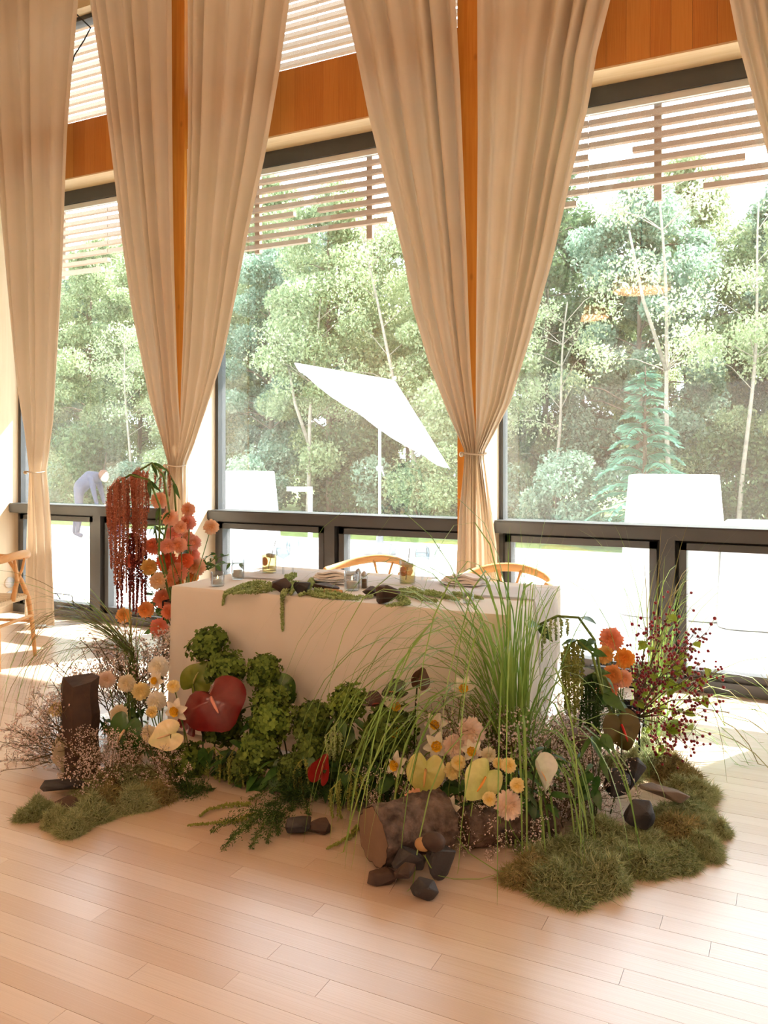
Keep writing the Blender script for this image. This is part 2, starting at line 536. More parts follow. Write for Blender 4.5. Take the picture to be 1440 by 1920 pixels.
def curtain(label, left, right, Y, tie_py, seed, pleats, ztop=5.7, back=0.0):
    rr = np.random.default_rng(seed)
    ztie = W(left[-3][0], tie_py, Y).z
    zs = np.concatenate([np.linspace(ztop, ztie + .5, 34), np.linspace(ztie + .46, ztie - .3, 22), np.linspace(ztie - .36, .012, 16)])
    xl = interp_edge(left, Y, zs); xr = interp_edge(right, Y, zs)
    n = 120
    u = np.linspace(0, 1, n)
    # uneven pleats
    knots = np.cumsum(rr.uniform(.45, 1.6, pleats)); knots = np.concatenate([[0], knots / knots[-1]])
    ph = np.interp(u, knots, np.arange(pleats + 1)) * 2 * PI
    amp_k = np.interp(u, knots, rr.uniform(.45, 1.0, pleats + 1))
    amp_k = amp_k * np.clip(np.minimum(u, 1 - u) * 12, 0.0, 1.0)
    fold = np.cos(ph) * .7 + np.sign(np.cos(ph)) * np.abs(np.cos(ph)) ** .45 * .3
    skew = np.sin(ph)
    P = []
    for i, z in enumerate(zs):
        w = xr[i] - xl[i]
        near = math.exp(-((z - ztie) / .35) ** 2)
        A = .075 * min(1.0, max(.25, w / .65)) + .012 * near
        wob = 0
        x = xl[i] + w * (u + (.28 + .1 * wob) * skew / (2 * PI * pleats) * .9)
        y = Y + back * near - fold * amp_k * A + .012 * np.sin(u * 5 + z * 1.3 + seed)
        # the bundle rounds off where it is tied
        y = y + near * .035 * (2 * u - 1) ** 2
        P.append([(x[j], y[j], z) for j in range(n)])
    q = B(); q.grid(P)
    o = obj('curtain', q, m_curtain)
    return tag(o, label, 'curtain', 'long pale curtains drawn back to the posts')

CY = 5.02
curtain('pale curtain gathered at the far left, its tie just above the floor chair',
        [(-22, 150), (-4, 330), (8, 453), (33, 723), (46, 820), (53, 880), (53, 890), (48, 980), (44, 1166)],
        [(146, 0), (128, 240), (119, 480), (110, 607), (97, 787), (85, 850), (80, 880), (80, 890), (93, 980), (103, 1166)], 5.08, 885, 1, 5)
curtain('curtain drawn to the left side of the post behind the red amaranth',
        [(167, 0), (190, 150), (227, 440), (247, 573), (267, 673), (283, 757), (303, 835), (313, 868), (313, 878), (310, 970), (304, 1215)],
        [(320, 0), (323, 200), (327, 440), (332, 650), (335, 790), (333, 868), (333, 878), (326, 970), (326, 1215)], CY, 872, 2, 6)
curtain('curtain drawn to the right side of the post behind the coral dahlias',
        [(352, 0), (350, 300), (347, 440), (343, 650), (338, 790), (330, 868), (330, 878), (322, 970), (322, 1215)],
        [(541, 0), (520, 150), (497, 290), (465, 440), (447, 540), (420, 673), (388, 765), (360, 835), (345, 868), (344, 878), (347, 970), (352, 1215)], CY + .01, 872, 3, 6)
curtain('curtain drawn to the left side of the middle post behind the table',
        [(645, 0), (668, 100), (690, 215), (708, 290), (755, 480), (773, 580), (803, 680), (840, 780), (868, 846), (868, 856), (860, 970), (851, 1260)],
        [(853, 0), (861, 150), (875, 480), (883, 680), (889, 790), (891, 846), (891, 856), (893, 970), (896, 1260)], CY, 850, 4, 5)
curtain('curtain drawn to the right side of the middle post behind the table',
        [(896, 0), (896, 250), (893, 480), (891, 680), (889, 790), (887, 846), (887, 856), (886, 970), (886, 1260)],
        [(1144, 0), (1118, 100), (1104, 190), (1073, 317), (1037, 480), (992, 642), (956, 754), (925, 812), (906, 846), (905, 856), (917, 930), (932, 1020), (940, 1260)], CY + .01, 850, 5, 6)
curtain('curtain edge at the upper right corner of the picture',
        [(1368, 0), (1383, 77), (1407, 167), (1440, 293), (1500, 480), (1560, 680), (1610, 820), (1625, 846), (1625, 856), (1610, 970), (1600, 1310)],
        [(1640, 0), (1640, 200), (1642, 480), (1645, 680), (1647, 790), (1648, 846), (1648, 856), (1650, 970), (1655, 1310)], CY, 850, 6, 8)

m_cord = M('cord', srgb(224, 212, 190), .8, .1)
m_knob = M('knob', srgb(200, 190, 170), .3, .05, metal=.8)
for (px, py, w, lab) in ((66.5, 885, .084, 'at the far left curtain'), (329, 873, .082, 'behind the red amaranth'), (888, 851, .085, 'behind the dining table')):
    c = W(px, py, CY + (.06 if px < 100 else .01))
    t = thing('curtain_tie', 'thin pale cord tied round the gathered curtain ' + lab, 'curtain tie', c)
    q = B(); q.tube([(w * math.cos(a), .062 * math.sin(a), .006 * math.sin(2 * a)) for a in np.linspace(0, 2 * PI, 25)], .0055, 6, cap=False)
    obj('cord', q, m_cord, t)
    q = B(); q.ball((-w * .72, -.055, -.004), .017, 10, 7); obj('button', q, m_knob, t)
# ================================================================== outdoors
m_patio = M('pale_concrete', srgb(226, 224, 218), .8, .06, 1.5, bump=.05)
m_turf = M('turf', srgb(120, 138, 78), .9, .3, 6, bump=.4, bscale=40)
m_louver = M('weathered_cedar', srgb(150, 128, 108), .7, .15, 14)
m_white = M('white_canvas', srgb(246, 246, 244), .8, .02)
m_steel = M('steel_tube', srgb(176, 178, 178), .35, .05, metal=.7)
m_bark = M('grey_bark', srgb(112, 98, 82), .9, .3, 8, bump=.4, stretch=(1, 1, .3))
m_birch = M('birch_bark', srgb(150, 142, 128), .8, .25, 5, bump=.2, stretch=(1, 1, 3))
GZ = -.15
q = B(); q.box(-40, 30, GY + .1, 14.2, GZ - .1, GZ); struct(obj('floor_patio', q, m_patio, smooth=False))
q = B(); q.box(-60, 45, 14.2, 60, GZ - .1, GZ + .01); struct(obj('floor_lawn', q, m_turf, smooth=False))

# sun-shade screens of cedar slats hung outside the windows
sl = B(); sl.box(-.5, .5, -.5, .5, -.5, .5); slat_me = sl.mesh('slat', False); slat_me.materials.append(m_louver)
rl = random.Random(21)
LY = 7.0
names = ['at the far left', 'behind the left pair of curtains', 'outside the right window', 'beyond the right edge']
for n, (x0, x1) in enumerate([(-9.6, -6.95), (-6.95, -4.2), (-4.2, -1.55), (-1.55, 1.15), (1.15, 3.8)]):
    t = thing('louver_screen', 'cedar slat sun screen hung outside ' + ['beyond the left wall', 'the far left window', 'the window in the middle', 'the window on the right', 'past the right edge'][n], 'sun screen', ((x0 + x1) / 2, LY, 0))
    xc = (x0 + x1) / 2
    for hx in (x0 + .55, x1 - .75):
        q = B(); q.box(hx - xc - .03, hx - xc + .03, .03, .075, 3.55, 7.25); obj('hanger', q, m_louver, t, smooth=False)
    k = 0
    z = 3.6
    while z < 7.25:
        mode = rl.random() if 0 < k < 5 else .9
        spans = [(x0, x1)]
        if mode < .35:
            c = rl.uniform(x0 + .5, x1 - .5); g = rl.uniform(.2, .8); spans = [(x0, c - g / 2), (c + g / 2, x1)]
        elif mode < .55:
            spans = [(x0 + rl.uniform(.2, 1.2), x1)]
        elif mode < .7:
            spans = [(x0, x1 - rl.uniform(.2, 1.2))]
        if k == 0: spans = [(x0 + .9, x1 - .1)]
        for (a, c) in spans:
            if c - a > .15:
                obj('slat', slat_me, None, t, ((a + c) / 2 - xc, 0, z), (0, 0, 0), (c - a - .006, .056, .042))
        z += .094; k += 1

# market umbrella, tilted
ub_ = W(712, 1040, 12.2); ub_.z = GZ
t = thing('patio_umbrella', 'white market umbrella tilted over the patio outside the middle window', 'umbrella', ub_)
q = B(); q.lathe([(0, 0), (.27, 0), (.27, .08), (.2, .17), (.06, .22), (.06, .3), (0, .3)], 24); obj('base', q, M('grey_base', srgb(150, 152, 154), .7), t)
q = B(); q.tube([(0, 0, .2), (0, 0, 2.35)], .026, 10); obj('pole', q, m_steel, t)
q = B(); q.tube([(0, -.05, 1.42), (0, .06, 1.42)], .05, 8); q.tube([(.02, -.06, 1.42), (.1, -.1, 1.38), (.13, -.1, 1.3)], .014, 6); obj('crank', q, m_steel, t)
q = B()
NC = 8; Rr = 1.56
def umb(pt):
    # canopy leaning down to the picture's right
    v = Vector(pt)
    v = Matrix.Rotation(math.radians(34), 3, VIEW) @ (Matrix.Rotation(math.radians(5), 3, RIGHT) @ v)
    return v + Vector((0, 0, 2.42)) - RIGHT * .06
apex = umb((0, 0, .55))
rim = [umb((Rr * math.cos(2 * PI * (k + .5) / NC), Rr * math.sin(2 * PI * (k + .5) / NC), -.14)) for k in range(NC)]
for k in range(NC):
    a, c = rim[k], rim[(k + 1) % NC]
    P = []
    for i in range(6):
        s_ = .02 + .98 * i / 5
        P.append([apex + ((a * (1 - j / 4) + c * (j / 4)) - apex) * s_ - Vector((0, 0, .05 * math.sin(PI * j / 4) * s_ * s_)) for j in range(5)])
    q.grid(P)
obj('canopy', q, M('umbrella_canvas', srgb(248, 248, 246), .8, .02, transl=.3), t)
for k in range(NC):
    q = B(); q.tube([apex.lerp(rim[k], .03) - Vector((0, 0, .03)), rim[k] - Vector((0, 0, .02))], .009, 5); obj('rib', q, m_steel, t)
q = B(); q.ball(apex + Vector((0, 0, .03)), .035); obj('finial', q, m_steel, t)

# cloth-covered tables on the patio
def draped(name, label, c, w, d, h, flare):
    P = []
    for (z, e) in ((h, -.03), (h, 0), (h - .02, .006), (h * .6, flare * .55), (h * .3, flare * .85), (.01, flare)):
        row = []
        for k in range(48):
            a = 2 * PI * k / 48
            ca, sa = math.cos(a), math.sin(a)
            s_ = 1 / max(abs(ca) ** 6 + abs(sa) ** 6, 1e-6) ** (1 / 6)
            rip = 1 + (.03 * math.sin(6 * a + 1) * (1 - z / h))
            row.append((ca * s_ * (w / 2 + e) * rip, sa * s_ * (d / 2 + e) * rip, z))
        P.append(row + [row[0]])
    q = B(); q.grid(P); q.add([P[0][k] for k in range(48)], [tuple(range(48))])
    return tag(obj(name, q, m_white, None, c), label, 'table')
c = W(1264, 1000, 9.0); draped('draped_bar_table', 'tall table under a white cloth outside the right window', (c.x, 9.0, GZ), .84, .7, 1.42, .1)
c = W(447, 1000, 9.3); draped('draped_bar_table', 'tall white-clothed table outside, half hidden by the left post', (c.x, 9.3, GZ), .84, .7, 1.41, .1)
c = W(1425, 1000, 8.7); draped('draped_low_table', 'low white-clothed table outside at the right picture edge', (c.x, 8.7, GZ), .62, .7, .98, .06)

# white board on a post at the wood's edge
c = W(560, 917, 14.0); t = thing('trail_sign', 'small blank white board on a post before the trees', 'sign', (c.x, 14.0, GZ))
q = B(); q.box(-.27, .27, -.02, .02, c.z - GZ - .045, c.z - GZ + .045); obj('board', q, m_white, t, smooth=False)
q = B(); q.box(.2, .27, .02, .09, 0, c.z - GZ + .05); obj('post', q, m_white, t, smooth=False)

# pale river stones along the sill
m_peb = M('river_stone', srgb(206, 200, 190), .7, .2, 4, objrand=.6)
rs = random.Random(4)
pe = B(); pe.ball((0, 0, 0), (1, .8, .55), 10, 7); peb = pe.mesh('river_stone'); peb.materials.append(m_peb)
for k in range(46):
    s_ = rs.uniform(.04, .085)
    o = obj('river_stone', peb, None, None, (-1.75 + k * .048 + rs.uniform(-.02, .02), 5.72 + rs.uniform(0, .42), GZ + s_ * .5), (0, 0, rs.uniform(0, 6)), s_)
    tag(o, 'pale rounded river stone in the gravel strip outside the right window', 'stone', 'river stones outside the sill')

# ------------------------------------------------------------------ trees
def leaf_cloud(centers, radii, n, size, seed, flat=.0, droop=0.0):
    g = np.random.default_rng(seed)
    idx = g.integers(0, len(centers), n)
    d = g.normal(size=(n, 3)); d /= np.linalg.norm(d, axis=1)[:, None]
    r = g.random(n) ** .45
    c = np.array(centers)[idx] + d * (r * np.array(radii)[idx])[:, None] * np.array([1, 1, .75])
    a = g.normal(size=(n, 3)); a[:, 2] -= droop; a /= np.linalg.norm(a, axis=1)[:, None]
    h = g.normal(size=(n, 3)); h -= a * np.sum(a * h, axis=1)[:, None]; h /= np.linalg.norm(h, axis=1)[:, None]
    s_ = size * g.uniform(.6, 1.3, n)
    L_ = a * s_[:, None]; Wd = h * (s_ * .55)[:, None]
    v = np.empty((n, 4, 3)); v[:, 0] = c - L_; v[:, 1] = c + Wd; v[:, 2] = c + L_; v[:, 3] = c - Wd
    f = np.arange(n * 4).reshape(n, 4)
    return v.reshape(-1, 3), f

m_leafA = M('leaf_yellow_green', srgb(222, 228, 190), .4, .3, 2, transl=.55, island=.8, spec=.4, col2=srgb(132, 154, 102))
m_leafB = M('leaf_mid_green', srgb(200, 210, 166), .4, .3, 2, transl=.55, island=.8, spec=.4, col2=srgb(98, 124, 80))
m_leafC = M('leaf_blue_green', srgb(186, 206, 182), .4, .3, 2, transl=.5, island=.8, spec=.4, col2=srgb(88, 124, 100))
m_leafD = M('leaf_dark_green', srgb(112, 134, 92), .5, .3, 2, transl=.4, island=.7, spec=.3, col2=srgb(58, 80, 48))

def tree(name, label, mat_leaf, mat_bark, H, crown_r, n_cl, n_leaf, lsize, seed, low=.25, trunk_r=.13, lean=(0, 0)):
    g = random.Random(seed)
    t = thing(name, label, 'tree')
    pts = []; m = 9
    for i in range(m):
        s_ = i / (m - 1)
        pts.append(Vector((lean[0] * s_ * H + .12 * math.sin(s_ * 5 + seed) * H * .03, lean[1] * s_ * H + .1 * math.cos(s_ * 4 + seed * 2) * H * .03, s_ * H * .95)))
    q = B(); q.tube(pts, [trunk_r * (1 - .85 * i / (m - 1)) for i in range(m)], 7)
    obj('trunk', q, mat_bark, t)
    cs = []; rs_ = []
    br = B()
    for k in range(n_cl):
        s_ = low + (1 - low) * (k + g.random()) / n_cl
        p = pts[0].lerp(pts[-1], s_)
        i = min(m - 2, int(s_ * (m - 1))); p = pts[i].lerp(pts[i + 1], s_ * (m - 1) - i)
        a = g.uniform(0, 2 * PI)
        R_ = crown_r * (math.sin(PI * min(1, (s_ - low) / (1 - low) * .8 + .2)) * .8 + .25) * g.uniform(.35, 1)
        e = p + Vector((math.cos(a) * R_, math.sin(a) * R_, R_ * g.uniform(-.05, .45)))
        br.tube([p, p.lerp(e, .5) + Vector((0, 0, .1 * R_)), e], [trunk_r * .3 * (1.1 - s_), trunk_r * .18, trunk_r * .05], 4, cap=False)
        cs.append(tuple(e)); rs_.append(g.uniform(.5, 1.0) * crown_r * .38)
    obj('branches', br, mat_bark, t)
    v, f = leaf_cloud(cs, rs_, n_leaf, lsize, seed, droop=.6)
    me = np_mesh('foliage', v, f); me.materials.append(mat_leaf)
    stuff(obj('foliage', me, None, t))
    return t

T = []
T.append(tree('leafy_tree', '', m_leafA, m_bark, 13, 2.6, 58, 62000, .068, 11, low=.2))
T.append(tree('leafy_tree', '', m_leafB, m_bark, 12, 2.5, 58, 62000, .066, 12, low=.14))
T.append(tree('leafy_tree', '', m_leafC, m_bark, 10.5, 2.3, 54, 56000, .064, 13, low=.12))
T.append(tree('leafy_tree', '', m_leafD, m_bark, 11, 2.6, 54, 56000, .075, 14, low=.08))
lab = ['tall yellow-green tree in the wood outside', 'tall mid-green tree in the wood outside', 'blue-green leafy tree in the wood outside', 'dark green leafy tree deep in the wood outside']
rt = random.Random(33)
used = set()
def place_tree(k, x, y, s_, rz):
    if k not in used:
        used.add(k); o = T[k]
        o.location = (x, y, GZ); o.rotation_euler = (0, 0, rz); o.scale = (s_, s_, s_)
    else:
        o = dup(T[k], (x, y, GZ), (0, 0, rz), s_)
    o['label'] = lab[k]; o['group'] = ['yellow-green trees', 'mid-green trees', 'blue-green trees', 'dark green trees'][k]
for i in range(15):         # back row, dark
    place_tree(3 if i % 2 else 1, -36 + i * 2.75 + rt.uniform(-.5, .5), 25.5 + rt.uniform(-1.5, 2), rt.uniform(.72, .95), rt.uniform(0, 6))
for i in range(13):         # middle
    place_tree([0, 3, 1, 2][i % 4], -31 + i * 2.8 + rt.uniform(-.6, .6), 21 + rt.uniform(-1, 1.2), rt.uniform(.7, .9), rt.uniform(0, 6))
for i in range(10):         # front
    place_tree([0, 2, 1][i % 3], -25 + i * 3.1 + rt.uniform(-.6, .6), 18 + rt.uniform(-.8, .8), rt.uniform(.55, .75), rt.uniform(0, 6))

# pale birches in front of the wood
def birch(label, base, top, Y, r, fork=None, seed=1):
    a = W(base[0], base[1], Y); c = W(top[0], top[1], Y)
    dv = (c - a) / (c.z - a.z)
    p0 = a + dv * (GZ - a.z)
    Ht = c.z - GZ
    t = thing('birch_tree', label, 'tree', p0)
    g = random.Random(seed)
    H_ = Ht + 2.5
    P = [Vector((dv.x * H_ * s_ + .05 * math.sin(7 * s_ + seed), dv.y * H_ * s_, H_ * s_)) for s_ in np.linspace(0, 1, 12)]
    q = B(); q.tube(P, [r * (1 - .7 * i / 11) for i in range(12)], 8); obj('trunk', q, m_birch, t)
    br = B()
    cs = []; rs_ = []
    if fork:
        i = int(fork * 11); f0 = P[i]; f1 = f0 + (P[min(11, i + 4)] - f0) - RIGHT * .5 * 1.2
        br.tube([f0, f0.lerp(f1, .5) - RIGHT * .08, f1], [r * .8, r * .6, r * .4], 7)
    for k in range(16):
        s_ = g.uniform(.45, 1); p = P[min(11, int(s_ * 11))]
        e = p + RIGHT * g.uniform(-1, 1) + VIEW * g.uniform(-.6, .6) + Vector((0, 0, g.uniform(.1, .7)))
        br.tube([p, p.lerp(e, .5) + Vector((0, 0, .1)), e], [.011, .008, .004], 4, cap=False)
        cs.append(tuple(e)); rs_.append(g.uniform(.35, .6))
    obj('branches', br, m_birch, t)
    v, f = leaf_cloud(cs, rs_, 3600, .036, seed, droop=.8)
    me = np_mesh('foliage', v, f); me.materials.append(m_leafA); stuff(obj('foliage', me, None, t))
birch('forked pale birch left of the umbrella pole', (574, 960), (585, 770), 16.0, .06, .45, 1)
birch('leaning birch trunk right of the umbrella pole', (802, 960), (716, 610), 16.2, .06, None, 2)
birch('slim birch in the right window above the draped table', (1262, 960), (1244, 560), 15.6, .05, .5, 3)
birch('slim birch trunk near the right picture edge', (1392, 960), (1412, 640), 15.9, .045, None, 4)
birch('thin birch trunk beside the reflected curtain in the right window', (1032, 960), (1046, 800), 16.5, .045, None, 5)
birch('thin birch trunk seen between the left curtains', (246, 960), (240, 810), 16.5, .045, None, 6)

# undergrowth
def shrub(label, mat, seed, n, size, rx, h):
    t = thing('shrub', label, 'shrub')
    g = random.Random(seed); cs = []; rs_ = []
    q = B()
    for k in range(12):
        e = Vector((g.uniform(-rx, rx), g.uniform(-.5, .5), g.uniform(.25, 1) * h))
        q.tube([(e.x * .15, e.y * .15, 0), e * .6 + Vector((0, 0, .1)), e], [.02, .014, .005], 4, cap=False)
        cs.append(tuple(e)); rs_.append(g.uniform(.3, .55) * h * .7)
    obj('stems', q, m_bark, t)
    v, f = leaf_cloud(cs, rs_, n, size, seed, droop=.3); v[:, 2] = np.maximum(v[:, 2], .02)
    me = np_mesh('foliage', v, f); me.materials.append(mat); stuff(obj('foliage', me, None, t))
    return t
S = [shrub('', m_leafD, 51, 9000, .045, 1.2, 1.7), shrub('', m_leafC, 52, 9000, .042, 1.2, 1.5), shrub('', m_leafB, 53, 9000, .045, 1.2, 1.9)]
for i in range(24):
    k = i % 3
    p = (-29 + i * 1.32 + rt.uniform(-.3, .3), 15.4 + rt.uniform(0, 1.8) if i % 2 else 17.3 + rt.uniform(0, 1), GZ)
    s_ = rt.uniform(.8, 1.25)
    if i < 3:
        o = S[k]; o.location = p; o.scale = (s_,) * 3
    else:
        o = dup(S[k], p, (0, 0, rt.uniform(0, 6)), s_)
    o['label'] = ['dark green undergrowth shrub at the edge of the wood', 'blue-green undergrowth shrub at the edge of the wood', 'mid-green undergrowth shrub at the edge of the wood'][k]
    o['group'] = ['dark shrubs', 'blue-green shrubs', 'mid-green shrubs'][k]

# young cedar with drooping sprays
c = W(1208, 985, 14.5)
t = thing('young_cedar', 'young blue-green cedar behind the draped table in the right window', 'tree', (c.x, 14.5, GZ))
q = B(); q.tube([(0, 0, 0), (0, .02, 1.4), (.02, 0, 3.15)], [.05, .035, .008], 7); obj('trunk', q, m_bark, t)
g = np.random.default_rng(8); V_ = []; br = B()
for k in range(46):
    s_ = k / 45; z0 = .35 + 2.7 * s_; L_ = (1.05 * (1 - s_) + .14) * g.uniform(.8, 1.15); a = k * 2.4
    pts = [Vector((math.cos(a) * L_ * u, math.sin(a) * L_ * u, z0 + .22 * L_ * math.sin(u * 2.4) - .32 * L_ * u * u)) for u in np.linspace(0, 1, 7)]
    br.tube(pts, [.012 * (1 - .8 * u) for u in np.linspace(0, 1, 7)], 4, cap=False)
    for u in np.linspace(.12, 1, 30):
        i = min(5, int(u * 6)); p = np.array(pts[i].lerp(pts[i + 1], u * 6 - i))
        for sg in (-1, 1):
            d = np.array([-math.sin(a) * sg + math.cos(a) * .7, math.cos(a) * sg + math.sin(a) * .7, -.35 + g.normal() * .15]); d /= np.linalg.norm(d)
            l_ = (.22 * (1.15 - u) + .08) * g.uniform(.7, 1.3)
            w_ = np.array([math.cos(a), math.sin(a), 0]) * .034
            V_.append([p - w_ * .4, p + d * l_ * .5 + w_, p + d * l_, p + d * l_ * .5 - w_])
V_ = np.array(V_); f = np.arange(len(V_) * 4).reshape(-1, 4)
obj('boughs', br, m_bark, t)
me = np_mesh('foliage', V_.reshape(-1, 3), f); me.materials.append(M('cedar_frond', srgb(158, 204, 180), .5, .25, 4, transl=.4, island=.5, col2=srgb(112, 164, 140))); stuff(obj('foliage', me, None, t))
# ================================================================== the dining table
TX0, TX1, TY0, TY1, TZ = -2.98, -1.12, 3.455, 4.37, .765
m_cloth = M('table_linen', srgb(240, 234, 224), .85, .02, 3, bump=.04, bscale=500, spec=.1, transl=.06)
m_runner = M('gauze_runner', srgb(240, 238, 238), .9, .02, 30, transl=.3)
m_chairw = wood('beech', srgb(222, 166, 106), srgb(234, 186, 128), 'X', .45)
m_cordseat = M('paper_cord', srgb(222, 198, 160), .8, .1, 80, bump=.3, bscale=200)
m_tglass = pane_mat('clear_glass', 1.8, (.9, .93, .95))
m_porc = M('porcelain', srgb(246, 244, 240), .25, .01)
m_nap = M('napkin', srgb(240, 234, 230), .9, .02)
m_rock = M('dark_basalt', srgb(66, 62, 60), .6, .3, 9, bump=.5, bscale=30, spec=.4, col2=srgb(40, 40, 44))
m_rockb = M('brown_basalt', srgb(86, 66, 54), .7, .3, 9, bump=.6, bscale=26, spec=.3, col2=srgb(56, 46, 42))

tb = thing('dining_table', 'folding table hidden under the white tablecloth', 'table', ((TX0 + TX1) / 2, (TY0 + TY1) / 2, 0))
hw, hd = (TX1 - TX0) / 2, (TY1 - TY0) / 2
q = B(); q.box(-hw + .02, hw - .02, -hd + .02, hd - .02, TZ - .04, TZ - .008); obj('tabletop', q, m_chairw, tb, smooth=False)
for sx in (-1, 1):
    for sy in (-1, 1):
        q = B(); q.tube([(sx * (hw - .15), sy * (hd - .12), 0), (sx * (hw - .15), sy * (hd - .12), TZ - .04)], .016, 8); obj('leg', q, m_steel, tb)

# cloth: top sheet and skirt with soft corner folds
def cloth_ring(e, z, n=200, fold=0.0, hang=0.0):
    row = []
    per = 2 * (TX1 - TX0 + TY1 - TY0)
    for k in range(n):
        s_ = per * k / n
        x, y, nx, ny, cd = 0, 0, 0, 0, 0
        lx, ly = TX1 - TX0, TY1 - TY0
        if s_ < lx: x, y, nx, ny = TX0 + s_, TY0, 0, -1; cd = min(s_, lx - s_)
        elif s_ < lx + ly: x, y, nx, ny = TX1, TY0 + s_ - lx, 1, 0; cd = min(s_ - lx, lx + ly - s_)
        elif s_ < 2 * lx + ly: x, y, nx, ny = TX1 - (s_ - lx - ly), TY1, 0, 1; cd = min(s_ - lx - ly, 2 * lx + ly - s_)
        else: x, y, nx, ny = TX0, TY1 - (s_ - 2 * lx - ly), -1, 0; cd = min(s_ - 2 * lx - ly, per - s_)
        amp = fold * (.25 + .9 * math.exp(-(cd / .16) ** 2))
        if nx: amp = fold * (.8 + .4 * math.exp(-(cd / .16) ** 2))
        w = amp * (math.sin(s_ * 34) * .6 + math.sin(s_ * 17 + 1) * .5)
        if ny == -1: w = fold * (.25 * math.sin(s_ * 3.1 + .5) + .9 * math.exp(-(cd / .1) ** 2) * math.sin(s_ * 40))
        row.append((x + nx * (e + w), y + ny * (e + w), z))
    return row + [row[0]]
q = B()
rows = [cloth_ring(0, TZ), cloth_ring(.003, TZ - .004), cloth_ring(.007, TZ - .02), cloth_ring(.009, TZ - .06),
        cloth_ring(.012, .6, fold=.008), cloth_ring(.02, .4, fold=.018), cloth_ring(.03, .2, fold=.026), cloth_ring(.036, .012, fold=.032)]
q.grid(rows)
q.grid([[(TX0 + (TX1 - TX0) * i / 12, TY0 + (TY1 - TY0) * j / 6, TZ) for i in range(13)] for j in range(7)])
tag(obj('tablecloth', q, m_cloth), 'white floor-length tablecloth over the dining table', 'tablecloth')

# gauze runner rumpled along the middle and hanging over the right end
q = B(); P = []
for i in range(80):
    s_ = i / 79; row = []
    for j in range(22):
        v_ = j / 21
        x = TX0 + .12 + s_ * (TX1 - TX0 + .2)
        y = TY0 + .38 + v_ * .36 + .02 * math.sin(s_ * 9)
        over = max(0, x - TX1 - .012)
        z = TZ + .004 + .006 * abs(math.sin(s_ * 41 + v_ * 7)) * abs(math.sin(v_ * 19 + s_ * 5)) + .004
        if over > 0:
            z -= over * 3.4; x = TX1 + .016 + .02 * min(1, over * 12) + .006 * math.sin(v_ * 40)
        row.append((x, y, z))
    P.append(row)
q.grid(P); tag(obj('table_runner', q, m_runner), 'white gauze runner rumpled along the tabletop', 'table runner')

# ------------------------------------------------------------------ chairs
def wishbone(label, loc, rz):
    t = thing('wishbone_chair', label, 'chair', loc, (0, 0, rz))
    # the sitter faces -Y
    for sx in (-1, 1):
        q = B(); q.tube([(sx * .25, -.21, 0), (sx * .235, -.2, .3), (sx * .225, -.19, .45)], [.014, .018, .016], 8); obj('leg', q, m_chairw, t)
        q = B(); q.tube([(sx * .23, .24, 0), (sx * .215, .225, .25), (sx * .205, .2, .43), (sx * .235, .13, .55), (sx * .27, .05, .64), (sx * .275, .0, .70)], [.013, .017, .019, .017, .015, .012], 8)
        obj('leg', q, m_chairw, t)
        q = B(); q.tube([(sx * .235, -.2, .26), (sx * .215, .225, .26)], .011, 6); obj('stretcher', q, m_chairw, t)
    for y in (-.2, .225):
        q = B(); q.tube([(-.23, y, .22 if y < 0 else .3), (.23, y, .22 if y < 0 else .3)], .011, 6); obj('stretcher', q, m_chairw, t)
    q = B(); q.box(-.235, .235, -.21, .2, .425, .452)
    for k in range(16):
        x = -.22 + k * .0293; q.box(x, x + .02, -.2, .19, .452, .457)
    obj('seat', q, m_cordseat, t, smooth=False)
    arc = [Vector((.285 * math.cos(a), .02 + .25 * math.sin(a), .715 + .055 * math.sin(a) ** 2)) for a in np.linspace(-.35, PI + .35, 25)]
    q = B(); q.tube(arc, [.011 + .008 * math.sin(PI * i / 24) for i in range(25)], 8, flat=1.5); obj('top_rail', q, m_chairw, t)
    q = B(); q.tube([(0, .2, .44), (0, .235, .58)], [.02, .018], 6, flat=.5)
    for sx in (-1, 1):
        q.tube([(0, .235, .575), (sx * .04, .25, .66), (sx * .075, .255, .765)], [.014, .012, .012], 6, flat=.7)
    obj('splat', q, m_chairw, t)
    return t
c = W(694, 1060, 4.78); wishbone('pale wooden wishbone chair behind the middle of the table', (c.x, 4.72, 0), .0)
c = W(944, 1060, 4.78); wishbone('pale wooden wishbone chair behind the right end of the table', (c.x + .02, 4.68, 0), .12)
wishbone('pale wooden wishbone chair cut off by the left picture edge', (-5.12, 3.98, 0), math.radians(-70))

# ------------------------------------------------------------------ place settings
def at_table(px, py):               # point on the tabletop under a pixel
    z = F * (CAMH - TZ) / (py - HZ); t_ = (px - 720) / F
    return Vector((z * (t_ * CT - ST), z * (t_ * ST + CT), TZ + .001))

